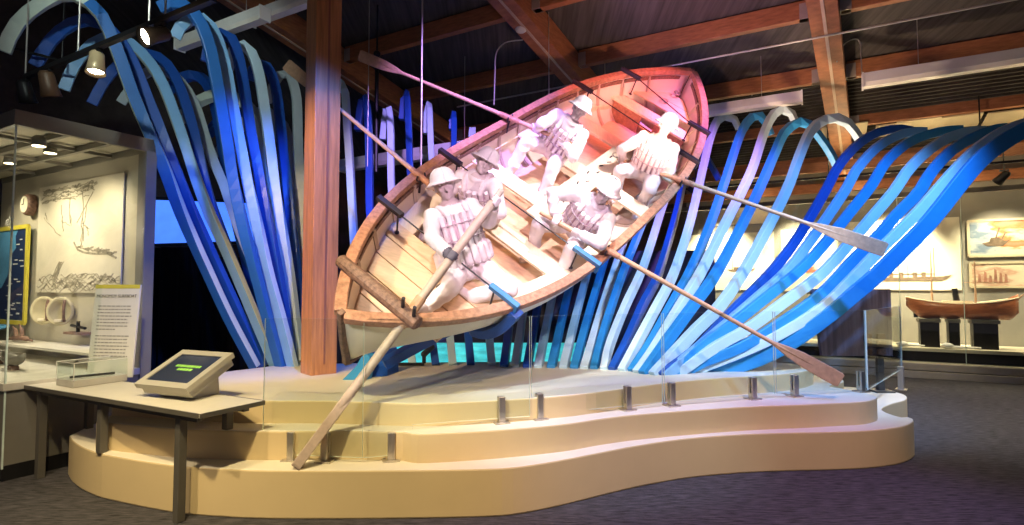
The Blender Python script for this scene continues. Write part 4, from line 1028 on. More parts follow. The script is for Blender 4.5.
o = g.build('drawing', m_draw, r)
# clock
r = thing('round_clock', bp(2.45, 2.41), 'round brass-rimmed clock on the show case wall', 'clock')
c = bp(2.45, 2.54, .02)
g = MB(); g.lathe(c, [(.13, 0), (.13, .05), (.115, .075), (.1, .08)], -A, 24); g.build('case', m_old, r, True)
g = MB(); g.lathe(c - A * .081, [(0, 0), (.098, .001), (.098, .004), (0, .005)], -A, 24); g.build('dial', mat('dial_cream', (.7, .66, .5), .5), r)
g = MB(); g.bar(c - A * .089, c - A * .089 + U * .07, .008, .003, A); g.bar(c - A * .089, c - A * .089 + B * .05, .008, .003, A); g.build('hand', m_dark, r)
# map panel
m_sea = mat('map_blue', (.09, .30, .55), .6, 0, .3, 2.); m_land = mat('map_land', (.008, .025, .09), .6)
r = thing('map_panel', bp(3.05, 1.13), 'blue coastal map panel with a yellow border in the show case', 'map')
zb0, zb1, q0, q1 = 1.14, 2.28, 2.40, 3.36
g = MB(); g.slab([bp(q0, zb0, .05), bp(q1, zb0, .05), bp(q1, zb1, .05), bp(q0, zb1, .05)], -A * .02); g.build('board', m_sea, r)
g = MB()
for a, b in (((q0, zb0), (q1, zb0)), ((q0, zb1), (q1, zb1)), ((q0, zb0), (q0, zb1)), ((q1, zb0), (q1, zb1))): g.bar(bp(a[0], a[1], .07), bp(b[0], b[1], .07), .05, .03, A)
g.build('border', m_yel, r)
g = MB(); pl = [(0, 0), (.95, 0), (.95, .3), (.7, .36), (.52, .5), (.4, .62), (.42, .74), (.3, .80), (.33, .93), (.26, 1.), (0, 1.)]
g.slab([bp(q0 + .03 + (q1 - q0 - .06) * u, zb0 + .03 + (zb1 - zb0 - .06) * v, .0705) for u, v in pl], -A * .003); g.build('coast', m_land, r)
g = MB(); random.seed(8)
for j in range(24): u = random.uniform(.05, .45); v = random.uniform(.08, .9) * (1 if u < .3 else .5); g.bar(bp(q0 + (q1 - q0) * u, zb0 + (zb1 - zb0) * v, .075), bp(q0 + (q1 - q0) * (u + random.uniform(.06, .14)), zb0 + (zb1 - zb0) * v, .075), .012, .002, A)
g.build('lettering', m_white, r)
# two rounded bowls with straps on the wall
m_tan = mat('tan_canvas', (.50, .44, .28), .8, 0, .15, 8)
for b, lab in ((1.86, 'oval tan canvas float on the show case wall, the one beside the map'), (1.47, 'oval tan canvas float on the show case wall, below the middle of the mural')):
    FA = (-A * .75 - B * .66).normalized(); FB = V((-FA.y, FA.x, 0)); c = bp(b, 1.30, .06); r = thing('canvas_float', bp(b, 1.12), lab, 'float', 'oval canvas floats')
    g = MB(); g._lathe(c, [(.04, .0), (.10, .01), (.125, .05), (.13, .08), (.115, .095), (.095, .08), (.08, .04), (.02, .03)], FA, 24)
    for v in g.bm.verts: v.co.z = c.z + (v.co.z - c.z) * 1.22
    g.build('rim_bowl', m_tan, r, True)
    g = MB(); g.tube(spline([c + U * .12 + FA * .09 + FB * .05, c + U * .05 + FA * .11 + FB * .05, c - U * .05 + FA * .11 + FB * .05, c - U * .11 + FA * .09 + FB * .05], 10), .014, 8); g.build('strap', m_old, r, True)
    g = MB(); g.box(c - U * .10 + FA * .10, .07, .035, .03, FB, FA); g.build('toggle', mat('bone', (.7, .62, .45), .5), r, bevel=.005)
# glass shelf and relics
m_shelf = mat('shelf_white', (.62, .58, .50), .4)
r = thing('display_shelf', kc(.8, .9, .92), 'pale shelf running along the back of the show case', 'shelf'); cbx(MB(), .66, 1.0, .2, 2.5, .92, .945).build('board', m_shelf, r)
g = MB(); cbx(g, .98, 1.03, .6, .64, .86, .92); cbx(g, .98, 1.03, 2.0, 2.04, .86, .92); g.build('bracket', m_case, r)
def antler(c, s, lab):
    r = thing('driftwood_relic', c, lab, 'relic'); g = MB()
    g.tube(spline([c + B * .28 + U * .03, c + B * .1 + U * .045, c - B * .1 + U * .05, c - B * .3 + U * .03], 14), [.012] * 3 + [.03] * 8 + [.012] * 3, 8); g.build('shank', m_old, r, True)
    g = MB(); g.tube(spline([c + B * .08 + U * .05, c + B * .12 + U * .13, c + B * .2 + U * .17], 8), [.02] * 5 + [.008] * 3, 8); g.build('prong', m_old, r, True)
    g = MB(); g.tube(spline([c - B * .06 + U * .05, c - B * .03 + U * .15, c + B * .03 + U * .2], 8), [.02] * 5 + [.008] * 3, 8); g.build('prong', m_old, r, True)
antler(kc(.8, 2.05, .945), 1, 'branching brown driftwood relic lying on the pale shelf in the show case')
r = thing('tool_relic', kc(.95, 1.1, 1.06), 'small dark iron tool held on a wall bracket beside the text panel', 'relic')
g = MB(); cbx(g, .90, 1.02, .92, 1.3, 1.06, 1.085); g.build('ledge', m_old, r)
g = MB(); g.tube([kc(.95, .95, 1.13), kc(.95, 1.25, 1.15)], .015, 8); g.tube([kc(.95, 1.1, 1.085), kc(.95, 1.1, 1.2)], .018, 8); g.build('iron', m_dark, r)
def stand_item(a, b, lab, kind):
    c = kc(a, b, .78); r = thing(kind, c, lab, 'relic')
    if kind == 'boat_model':
        g = MB(); R2 = []
        for i in range(13):
            s = -1 + i / 6; w_ = .07 * (1 - abs(s) ** 2.4) + .004; R2.append([c + B * (s * .24) + A * (w_ * y) + U * (.05 + zz + .05 * s * s) for y, zz in ((1, .07), (.8, .03), (.3, 0), (0, -.01), (-.3, 0), (-.8, .03), (-1, .07))])
        g.grid(R2); o = g.build('hull', m_case, r, True); sm = o.modifiers.new('t', 'SOLIDIFY'); sm.thickness = .006
        g = MB(); g.box(c + U * .02, .12, .06, .04, B, A); g.build('cradle', m_old, r)
        g = MB(); g.bar(c + U * .1 - A * .06, c + U * .1 + A * .06, .03, .008); g.build('thwart', m_old, r)
    else:
        g = MB(); g.box(c + U * .012, .16, .12, .024, B, A); g.build('base', m_shelf, r)
        g = MB(); g.tube([c + U * .02, c + U * .16], .012, 8); g.build('stem', m_dark, r)
        g = MB(); g.tube(spline([c + U * .16 + B * .16, c + U * .2, c + U * .15 - B * .18], 10), .022, 8); g.build('iron', m_dark, r, True)
stand_item(.45, 1.55, 'small grey boat model on the show case floor', 'boat_model')
stand_item(.35, .9, 'pale boat model on the show case floor close to the text panel', 'boat_model')
stand_item(.5, 2.6, 'dark iron relic on a stem below the map panel', 'iron_relic')
g = MB(); c = kc(.72, 3.0, 1.02); g.slab([c - B * .5 + A * .14 + U * .1, c + B * .4 + A * .14 + U * .1, c + B * .4 - A * .14, c - B * .5 - A * .14], U * -.02); r = thing('label_rail', kc(.72, 3.0, .78), 'slanted blue label rail below the map panel', 'label rail'); g.build('panel', m_sea, r)
g = MB(); cbx(g, .70, .74, 2.7, 2.74, .78, 1.02); cbx(g, .70, .74, 3.2, 3.24, .78, 1.02); g.build('leg', m_dark, r)

# ------------------------------------------------------------------ lit screens in the dark
m_blue_s = mat('blue_projection', (.05, .16, .75), .6, 0, .35, .8, emit=1.15)
r = thing('projection_screen', (-5.4, 8.55, 2.2), 'glowing blue projection screen behind the curling slats', 'screen')
g = MB(); y = 8.55; g.slab([(-5.70, y, 2.24), (-3.7, y, 2.30), (-3.7, y, 2.86), (-5.70, y, 2.93)], (0, .04, 0)); g.build('surface', m_blue_s, r)
g = MB(); g.bar((-5.75, y + .05, 2.22), (-3.65, y + .05, 2.28), .06, .05); g.bar((-5.75, y + .05, 2.96), (-3.65, y + .05, 2.89), .06, .05)
for x in (-5.6, -3.8): g.bar((x, y + .08, 0), (x, y + .08, 2.9), .05, .05)
g.build('frame', m_dark, r)
m_teal = mat('teal_wave_light', (.06, .50, .55), .6, 0, .45, 2.5, (1, 1, 4), emit=.75)
r = thing('teal_light_strip', (0, 7.55, .3), 'low glowing teal wave strip seen between slat feet under the boat', 'screen')
g = MB(); g.slab([(-1.75, 7.55, .42), (1.0, 7.55, .42), (1.0, 7.55, .80), (-1.75, 7.55, .80)], (0, .04, 0)); g.build('surface', m_teal, r)
g = MB(); g.box((-.4, 7.62, .4), 2.9, .1, .8); g.build('cabinet', m_dark, r)

# ------------------------------------------------------------------ gallery along the far wall
def wq(px, py, off): # point on the vertical plane `off` in front of the back wall
    return at_plane(px, py, WP - A * off, A)
m_deckw = mat('gallery_deck', (.62, .57, .44), .5, 0, .05); m_kick = mat('gallery_plinth', (.36, .33, .28), .6, 0, .08)
def wbox(g, s0, s1, o0, o1, z0, z1): return (g.hexa([wpt(s0, z0, o1), wpt(s1, z0, o1), wpt(s1, z0, o0), wpt(s0, z0, o0), wpt(s0, z1, o1), wpt(s1, z1, o1), wpt(s1, z1, o0), wpt(s0, z1, o0)]), g)[1]
r = thing('gallery_plinth', wpt(0, 0, .8), 'long low grey plinth along the picture gallery wall', 'plinth')
FO = (WP - at(1024, 385, z=0)).dot(A)
wbox(MB(), -5, 4.8, .02, FO, 0, .12).build('lower_step', m_kick, r, bevel=.006)
wbox(MB(), -5, 4.8, .02, FO - .02, .135, .25).build('upper_step', m_kick, r, bevel=.006)
wbox(MB(), -5, 4.8, .03, FO - .05, .25, .262).build('top_sheet', m_deckw, r)
r = thing('gallery_shelf', wpt(0, .25, .6), 'long cream display deck carrying the ship model', 'display deck')
wbox(MB(), -5, 4.8, .02, FO - .13, .45, .51).build('deck', m_deckw, r, bevel=.004)
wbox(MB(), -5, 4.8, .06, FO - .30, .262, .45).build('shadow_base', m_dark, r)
# gallery glass
g = MB(); wbox(g, -5, 4.75, FO - .09, FO - .078, .262, 3.15); r = thing('gallery_glass', wpt(0, .262, FO - .1), 'tall glass front closing the picture gallery', 'glass'); g.build('pane', m_glass, r)
for px in (984, 1030):
    pass
g = MB()
for px in (900, 964): 
    p = wq(px, 300, FO - .085); g.tube([V((p.x, p.y, .262)), V((p.x, p.y, 3.15))], .006, 6)
g.build('joint', m_gedge, r)
# track rail above the gallery
r = thing('gallery_rail', wpt(0, 3.2, FO - .1), 'dark rail running along the top of the picture gallery', 'rail')
wbox(MB(), -5, 9, FO - .16, FO - .06, 3.16, 3.24).build('rail', m_grey, r)
g = MB()
for s in [-3.6 + .62 * i for i in range(14)]: wbox(g, s, s + .02, FO - .4, FO - .16, 3.19, 3.21)
g.build('bracket', m_grey, r)
# pictures
def picture(x0, x1, yt0, yt1, yb, name, lab, m, off=.03, th=.03, frame=None):
    a = wq(x0, yb, off); b = wq(x1, yb, off); zt = wq((x0 + x1) / 2, (yt0 + yt1) / 2, off).z
    r = thing(name, V(((a.x + b.x) / 2, (a.y + b.y) / 2, a.z)), lab, 'picture')
    b = V((b.x, b.y, a.z)); g = MB(); g.slab([a, b, V((b.x, b.y, zt)), V((a.x, a.y, zt))], A * th * .8); g.build('board', m, r)
    if frame:
        g = MB()
        for p, q in ((a, b), (V((a.x, a.y, zt)), V((b.x, b.y, zt))), (a, V((a.x, a.y, zt))), (b, V((b.x, b.y, zt)))): g.bar(p, q, .04, .035, A)
        g.build('frame', frame, r)
    return r, a, b, zt
m_paper = mat('poster_paper', (.74, .70, .56), .7, 0, .03)
def ship_draw(r, a, b, zt, u0, u1, v0, h, m, name='drawing'):
    g = MB(); off = -A * .006
    def pt(u, v): return V((a.x + (b.x - a.x) * u, a.y + (b.y - a.y) * u, a.z + (zt - a.z) * v)) + off
    P = [(0, .35), (.06, .12), (.12, 0), (.88, 0), (.94, .15), (1., .5), (.9, .38), (.5, .3), (.12, .33)]
    g.slab([pt(u0 + (u1 - u0) * x, v0 + h * y) for x, y in P], -A * .004)
    for x, hh in ((.18, 2.2), (.5, .9), (.80, 1.8)): g.bar(pt(u0 + (u1 - u0) * x, v0 + h * .3), pt(u0 + (u1 - u0) * x, v0 + h * hh * 1.6), .012, .006, A)
    for x in (.3, .42, .58, .68): g.bar(pt(u0 + (u1 - u0) * x, v0 + h * .3), pt(u0 + (u1 - u0) * x, v0 + h * .75), .07, .006, A)
    g.bar(pt(u0 + (u1 - u0) * .2, v0 + h * .6), pt(u0 + (u1 - u0) * .8, v0 + h * .6), .012, .006, A)
    return g.build(name, m, r)
m_sep = mat('sepia_ink', (.17, .12, .08), .8, 0, .4, 8)
r, a, b, zt = picture(838, 962, 223, 216.5, 290, 'ship_poster', 'large cream poster with a side view of a steamship on the gallery wall', m_paper)
ship_draw(r, a, b, zt, .25, .93, .13, .16, m_sep)
m_tan_p = mat('poster_tan', (.60, .52, .40), .7, 0, .06)
r, a, b, zt = picture(684, 775, 236, 231, 290, 'rescue_poster', 'pale poster with small brown figures behind the middle blue slats', m_paper)
ship_draw(r, a, b, zt, .5, .8, .33, .1, m_sep, 'drawing')
r, a, b, zt = picture(782, 846, 231, 226, 291, 'chart_poster', 'cream chart on the gallery wall behind the first broad slats', m_paper)
ship_draw(r, a, b, zt, .2, .6, .3, .12, mat('poster_rust', (.45, .16, .08), .8), 'drawing')
r, a, b, zt = picture(712, 772, 206, 203, 226, 'notice_board', 'tan wall board above the pale rescue poster', m_tan_p)
m_pt1 = mat('stormy_painting', (.55, .42, .34), .6, 0, .5, 1.6, detail=8)
def paint_mat(name, cols, scale, seed):
    m = bpy.data.materials.new(name); m.use_nodes = True; nt = m.node_tree; b = nt.nodes['Principled BSDF']; b.inputs['Roughness'].default_value = .6
    tc = nd(nt, 'ShaderNodeTexCoord'); mp = nd(nt, 'ShaderNodeMapping'); mp.inputs['Location'].default_value = (seed, seed * .7, 0); mp.inputs['Scale'].default_value = (1, 1, 2.4)
    nz = nd(nt, 'ShaderNodeTexNoise', Scale=scale, Detail=6.); cr = nd(nt, 'ShaderNodeValToRGB')
    while len(cr.color_ramp.elements) < len(cols): cr.color_ramp.elements.new(.5)
    for i, c in enumerate(cols): cr.color_ramp.elements[i].position = .37 + .26 * i / (len(cols) - 1); cr.color_ramp.elements[i].color = (*c, 1)
    nt.links.new(tc.outputs['Object'], mp.inputs['Vector']); nt.links.new(mp.outputs[0], nz.inputs['Vector']); nt.links.new(nz.outputs['Fac'], cr.inputs['Fac']); nt.links.new(cr.outputs['Color'], b.inputs['Base Color'])
    return m
r, a, b, zt = picture(969, 1046, 222, 217, 256.5, 'storm_painting', 'painting of a ship in a stormy orange sky, the upper of the two paintings', paint_mat('storm_paint', [(.16, .22, .30), (.40, .44, .46), (.66, .58, .44), (.58, .18, .05), (.45, .24, .15)], 1.7, 2.), frame=mat('picture_frame', (.55, .48, .33), .5))
g = MB(); off = -A * .006
def pt(u, v): return V((a.x + (b.x - a.x) * u, a.y + (b.y - a.y) * u, a.z + (zt - a.z) * v)) + off
g.slab([pt(*q) for q in ((.18, .36), (.26, .28), (.46, .27), (.56, .44), (.48, .42), (.40, .52), (.3, .5), (.28, .4))], -A * .004); g.bar(pt(.36, .45), pt(.42, .78), .02, .006, A); g.bar(pt(.44, .42), pt(.5, .66), .02, .006, A); g.build('painted_ship', m_sep, r)
r, a, b, zt = picture(971, 1046, 264, 261, 287, 'beach_painting', 'pale pink and cream painting of a crowd, the lower of the two paintings', paint_mat('beach_paint', [(.70, .62, .46), (.68, .56, .42), (.55, .33, .24), (.66, .58, .40)], 2.6, 5.), frame=mat('picture_frame', (.55, .48, .33), .5))
g = MB()
for u, h in ((.12, .5), (.2, .6), (.27, .45), (.34, .7), (.41, .55), (.48, .5)): g.slab([pt(u - .02, .2), pt(u + .025, .2), pt(u + .02, h), pt(u - .01, h + .05)], -A * .004)
g.build('painted_crowd', mat('crowd_red', (.42, .20, .14), .8, 0, .4), r)
# ship model on its stands
sm0 = wq(906, 303, .75); sm1 = wq(1022, 299, .75); mx = (sm1 - sm0); mx = V((mx.x, mx.y, 0)); mL = mx.length; mx.normalize(); mc = V((sm0.x, sm0.y, 0)); 
mdz = wq(960, 304, .75).z; mkz = wq(960, 319, .75).z
m_mah = wood('mahogany_hull', (.42, .13, .045), .25, (2, 2, 9), .3, 4)
r = thing('ship_model', mc + mx * mL / 2 + U * mkz, 'large mahogany ship model with two masts on grey stands in the gallery', 'ship model')
g = MB(); R2 = []
def mh(s): # s 0 stern .. 1 bow
    return .19 * (1 - abs(2 * s - 1) ** 3.2) ** .8 + .004
for i in range(25):
    s = i / 24; top = mdz + .05 * (2 * s - 1) ** 2 * 2.2 + (.06 if s > .9 else 0) * (s - .9) * 10; k = mkz + (.22 * max(0, (.14 - s) / .14) ** 1.2) + (.12 * max(0, (s - .93) / .07))
    xo = s * mL * .97
    R2.append([mc + mx * (xo + (.05 * (y / 1.) * 0)) - A * (mh(s) * y) + U * (k + (top - k) * zz) for y, zz in ((1, 1), (1, .7), (.93, .45), (.7, .18), (.2, .0), (-.2, .0), (-.7, .18), (-.93, .45), (-1, .7), (-1, 1))])
g.grid(R2); o = g.build('hull', m_mah, r, True); s_ = o.modifiers.new('t', 'SOLIDIFY'); s_.thickness = .012
g = MB()
for i in range(24):
    s0, s1 = i / 24, (i + 1) / 24
    f = lambda s, y: mc + mx * (s * mL * .97) - A * (mh(s) * .96 * y) + U * (mdz - .03 + .09 * (2 * s - 1) ** 2)
    g.face([g.bm.verts.new(q) for q in (f(s0, 1), f(s1, 1), f(s1, -1), f(s0, -1))])
o = g.build('deck', m_thw, r, fixn=False); s_ = o.modifiers.new('t', 'SOLIDIFY'); s_.thickness = .01
for sd in (1, -1):
    C = [mc + mx * (i / 20 * mL * .97) - A * (mh(i / 20) * sd) + U * (mdz + .012 + .11 * (2 * i / 20 - 1) ** 2) for i in range(21)]
    g = MB(); g.tube(C, .012, 6); g.build('cap_rail', m_thw, r)
for f, h in ((.24, .95), (.62, .75)):
    p = mc + mx * mL * f; g = MB(); g.tube([p + U * mdz, p + U * (mdz + h)], [.018, .008], 8); mst = g.build('mast', m_spar, r)
    g = MB(); g.bar(p + U * (mdz + h * .5) - mx * .18, p + U * (mdz + h * .5) + mx * .18, .012, .012); g.build('yard', m_spar, mst)
p = mc + mx * mL * .46; g = MB(); g.tube([p + U * (mdz - .02), p - mx * .03 + U * (mdz + .27)], [.05, .042], 12); g.build('funnel', m_dark, r)
g = MB(); g.box(p + U * (mdz + .02), .42, .12, .07, mx, A); g.build('cabin', m_thw, r, bevel=.005)
g = MB(); g.tube([mc + mx * mL * .96 + U * (mdz + .08), mc + mx * mL * 1.03 + U * (mdz + .2)], [.016, .008], 8); g.build('bowsprit', m_spar, r)
g = MB(); q = mc + mx * mL * .085 + U * (mkz + .08); g.box(q, .06, .02, .14, mx, A); g.build('rudder', m_dark, r)
g = MB(); q = mc + mx * mL * .12 + U * (mkz + .07)
for t in range(4): an = t * PI / 2 + .4; g.bar(q, q + A * .05 * math.cos(an) + U * .05 * math.sin(an), .03, .006, mx)
g.build('propeller', m_steel, r)
for f0, f1, lab in ((.10, .30, 'dark grey stand under the stern of the ship model'), (.36, .47, 'narrow dark stand under the middle of the ship model'), (.56, .80, 'dark grey stand under the bow of the ship model')):
    t = thing('model_stand', mc + mx * mL * (f0 + f1) / 2 + U * .51, lab, 'stand', None)
    g = MB(); g.box(mc + mx * mL * (f0 + f1) / 2 + U * (mkz - .035), mL * (f1 - f0), .3, .06, mx, A); g.build('cap', m_grey, t, bevel=.004)
    g = MB(); g.box(mc + mx * mL * (f0 + f1) / 2 + U * ((.51 + mkz - .065) / 2), mL * (f1 - f0) * .86, .24, mkz - .065 - .51, mx, A); g.build('pedestal', m_dark, t, bevel=.004)
# small pale relics on the deck
for px, py, lab, L_ in ((962, 342, 'small pale anchor-like tool lying on the display deck', .5), (912, 340, 'white bone-shaped relic on the display deck by the dark panel', .36)):
    p = wq(px, py, 1.0); p.z = .51; r = thing('deck_relic', p, lab, 'relic')
    g = MB(); g.tube([p + U * .03 - mx * L_ / 2, p + U * .035 + mx * L_ / 2], [.03, .012], 8); g.build('shank', m_white, r)
    g = MB(); g.ell(p + U * .05 - mx * L_ * .4, mx * .09, A * .06, U * .05); g.build('head', m_white, r, True)
# dark panel on a leg at the end of the platform
pl = at(884, 392.5, z=T1)
r = thing('panel_stand', pl, 'dark panel on a grey leg at the narrow end of the platform, seen from behind', 'panel')
g = MB(); a = at(822, 356, Y=pl.y - .1); b = at(893, 356, Y=pl.y + .02); hb = at(893, 289, Y=pl.y + .02).z
m_pan = mat('panel_reflection_stripes', (.15, .12, .15), .35, 0, .5, 3., (6, 6, .4))  # vertical stripes put reflections into the panel colour
g.slab([a, b, V((b.x, b.y, hb)), V((a.x - .1, a.y, hb))], V((0, .05, 0))); g.build('board', m_pan, r, bevel=.006)
g = MB(); g.box(V((pl.x, pl.y + .06, (T1 + 1.2) / 2)), .075, .05, 1.2 - T1); g.build('leg', m_grey, r, bevel=.004)
g = MB(); g.box(V((pl.x, pl.y + .06, T1 + .01)), .22, .2, .02); g.build('foot', m_grey, r)
g = MB(); bz = a.z
for i in range(3):
    for j in range(3):
        x = b.x - .16 - i * .16; g.box(V((x, b.y - .035 + .0 - (.02 * 0), bz + .04 + j * .09)), .09, .03, .06)
g.build('socket_block', m_old, r)

# ------------------------------------------------------------------ slatted gallery ceiling and far beams at upper level
m_bat = mat('dark_batten', (.035, .03, .026), .8, 0, .3); m_soff = mat('pale_soffit', (.55, .46, .30), .7, 0, .15, 2)
g = MB()
for i in range(26):
    ac = AP[2] + .25 + i * .11; s0 = on_girder(1, ac, .17) - B * -.1; s1 = s0 - B * 7.5
    if (WP - s0).dot(A) < .3: break
    g.bar(s0 + B * 3.0, s1, .045, .04)
o = g.build('slat_ceiling', m_bat); tag(o, 'dark slatted ceiling over the gallery and the blue fan', 'slatted ceiling')
def wslab(s0, s1, o0, o1, z0, z1): g = MB(); return wbox(g, s0, s1, o0, o1, z0, z1)
for j, (x0, x1, y0) in enumerate(((822, 868, 128), (876, 912, 126.5), (897, 942, 122.5), (934, 984, 119), (988, 1060, 114))):
    a = roof_at(x0, y0, -.02); b_ = at_plane(x1, y0 - (x1 - x0) * .1, a, A)
    a2 = a + A * .42 - U * .088; b2 = b_ + A * .42 - U * .088
    gg = MB(); gg.slab([a, V((b_.x, b_.y, a.z)), V((b2.x, b2.y, a2.z)), a2], U * .02); o = gg.build('soffit_board', m_soff); tag(o, 'pale lit ceiling board above the gallery, %s counted from the boat' % ordinal(j + 1), 'ceiling board', 'lit ceiling boards')
SOFF = roof_at(930, 122, 0)
for j, (o0, z) in enumerate(((1.25, 3.80), (.15, 3.58))):
    o = wslab(-5, 12, o0 - .06, o0 + .06, z - .09, z + .09).build('gallery_beam', m_beam, bevel=.005); tag(o, ['brown beam over the gallery above the pale ceiling boards', 'brown beam at the head of the gallery wall'][j], 'beam')
# thin hanging rails with track spots
def rail(pa, pb, lab, r_=.022):
    r = thing('track_rail', pa, lab, 'track light rail'); g = MB(); g.bar(pa, pb, .04, .035); g.build('track', m_dark, r); return r
p0 = wpt(-3.5, 3.42, 2.3); p1 = wpt(4.5, 3.42, 2.3); r = rail(p0, p1, 'thin dark lighting rail hung above the gallery')
for f in (.2, .45, .7, .95):
    p = p0.lerp(p1, f); g = MB(); g.tube([p, V((p.x, p.y, roofz(p.x, p.y, .2)))], .01, 6); g.build('hanger', m_dark, r)
def spot(p, aim, lab, m=None, grp='track spotlights', glow=True, s=1., drop=.07, mglow=None):
    aim = V(aim).normalized(); m = m or m_dark
    r = thing('track_spotlight', p, lab, 'spotlight', grp)
    c = p - U * drop * s
    g = MB(); g.box(p - U * .008, .09 * s, .035, .03, B, A); g.build('adapter', m_dark, r)
    g = MB(); g.tube([p, c], .011 * s, 8); g.build('stem', m_white if m is not m_dark else m_dark, r)
    g = MB(); g._lathe(c - aim * .06 * s, [(.0, 0), (.03 * s, .0), (.045 * s, .02 * s), (.05 * s, .10 * s), (.062 * s, .17 * s), (.058 * s, .172 * s), (.045 * s, .14 * s), (0, .135 * s)], aim, 18); g.build('can', m, r, True)
    if glow:
        g = MB(); g._lathe(c + aim * (.142 - .06) * s, [(0, 0), (.052 * s, .004), (.052 * s, .008), (0, .012)], aim, 18); g.build('lens', mglow or m_glow, r)
    return c + aim * .13 * s, aim
m_glow2 = mat('spot_lens_glow', (1, .9, .75), .5, emit=14., ecol=(1, .86, .62))
for px, py, lab in ((1004, 178, 'black track spot under the gallery roof beside the last slat'), (696, 186, 'small black track spot behind the pale slats')):
    p = at(px, py - 8, Y=8.8); spot(p, (-.3, .7, -.7), lab, glow=False, s=1.3)
    g = MB(); g.tube([p, V((p.x, p.y, roofz(p.x, p.y, .2)))], .01, 6); tag(g.build('hanging_rod', m_dark), 'thin rod holding the ' + lab.replace('under', 'below'), 'rod')
# overhead track at the near end
pa = at(100, 46, z=3.5); t0 = pa + B * 1.35; t1 = pa - B * 1.5
r = thing('track_rail', t0, 'black lighting track crossing in front of the big arches', 'track light rail'); g = MB(); g.bar(t0, t1, .042, .038); g.build('track', m_dark, r)
def track_pt(px):
    best = None
    for i in range(401):
        q = t0.lerp(t1, i / 400); e = abs(proj(q).x - px)
        if best is None or e < best[0]: best = (e, q)
    return best[1]
for px in (19, 78, 149, 165):
    p = track_pt(px); g = MB(); g.tube([p, V((p.x, p.y, roofz(p.x, p.y, .2)))], .007, 8); g.build('drop_rod', m_cable, r)
m_tanmet = mat('tan_spot_can', (.50, .38, .22), .4, .3); m_brn = mat('brown_spot_can', (.10, .055, .03), .5, .2)
spot(track_pt(97) - U * .02, (.12, -.2, -1), 'tan can spotlight on the track, shining straight down', m_tanmet, s=1.15, mglow=m_glow2)
spot(track_pt(160) - U * .02, (-.45, -.75, -.5), 'black track spotlight turned towards the show case, its lens glaring', m_dark, s=1.15, mglow=m_glow2)
spot(track_pt(48) - U * .02, (.05, .3, -1), 'dark brown can spotlight over the show case', m_brn, s=1.3, glow=False)
spot(track_pt(3) - U * .02, (.05, .3, -1), 'black spotlight at the outer end of the track', m_dark, s=1.2, glow=False)
g = MB(); pa = at(-6, 43, z=3.9); pb = at(62, 61, z=3.9); g.tube([pa, pb + (pb - pa) * .1], .014); g.tube([pb, V((pb.x, pb.y, roofz(pb.x, pb.y, .2)))], .008, 6); g.tube([pa, V((pa.x, pa.y, roofz(pa.x, pa.y, .2)))], .008, 6); tag(g.build('pipe', m_dark), 'thin dark pipe above the lighting track', 'pipe')
# ------------------------------------------------------------------ light
wd = bpy.data.worlds.new('world'); SC.world = wd; wd.use_nodes = True
wd.node_tree.nodes['Background'].inputs['Color'].default_value = (.55, .5, .6, 1); wd.node_tree.nodes['Background'].inputs['Strength'].default_value = .11
def spotl(name, p, aim, power, col, deg=40, blend=.5, size=.08):
    l = bpy.data.lights.new(name, 'SPOT'); l.energy = power; l.color = col; l.spot_size = math.radians(deg); l.spot_blend = blend; l.shadow_soft_size = size
    o = bpy.data.objects.new(name, l); COL.objects.link(o); o.location = V(p); o.rotation_euler = (V(aim) - V(p)).to_track_quat('-Z', 'Y').to_euler()
    return o
def pointl(name, p, power, col, size=.06):
    l = bpy.data.lights.new(name, 'POINT'); l.energy = power; l.color = col; l.shadow_soft_size = size
    o = bpy.data.objects.new(name, l); COL.objects.link(o); o.location = V(p); return o
def areal(name, p, aim, power, col, sx, sy):
    l = bpy.data.lights.new(name, 'AREA'); l.energy = power; l.color = col; l.shape = 'RECTANGLE'; l.size = sx; l.size_y = sy
    o = bpy.data.objects.new(name, l); COL.objects.link(o); o.location = V(p); o.rotation_euler = (V(aim) - V(p)).to_track_quat('-Z', 'Y').to_euler(); return o
# boat: white-pink key, red on the bow, lilac wash
spotl('boat_key', (1.1, 3.6, 4.9), bw(-.5, -.3, 0), 420, (1, .86, .86), 38, .6)
spotl('boat_key_two', (2.6, 4.4, 4.6), bw(.5, -.1, .2), 420, (1, .84, .90), 32, .6)
spotl('stern_key', (-1.0, 2.6, 4.9), bw(-2.3, -.1, 0), 260, (1, .88, .78), 30, .7)
spotl('bow_red', (3.0, 5.6, 4.7), bw(2.6, .2, -.2), 230, (1, .20, .18), 42, .5)
spotl('bow_red_two', (.6, 5.0, 4.9), bw(1.9, .5, -.3), 170, (1, .22, .22), 34, .6)
spotl('lilac_wash', (-.2, 3.6, 4.9), (-.6, 7.6, 3.0), 950, (.55, .32, 1), 50, .7)
spotl('lilac_fan', (3.6, 4.2, 4.6), (2.4, 7.8, 3.2), 850, (.58, .22, 1), 36, .7)
spotl('boat_fill', (.4, .8, 3.3), bw(-1.0, -.3, 0), 420, (1, .70, .86), 36, .7)
spotl('hull_front', (-1.6, 1.2, 2.2), bw(-2.8, -.6, -.1), 230, (1, .93, .86), 36, .8)
pointl('soffit_glow', SOFF - U * .5 - A * .2, 5, (1, .78, .42))
pointl('soffit_glow', SOFF - U * .5 - A * .2 - B * 1.2, 5, (1, .78, .42))
pointl('soffit_glow', SOFF - U * .5 - A * .2 + B * 1.2, 5, (1, .78, .42))
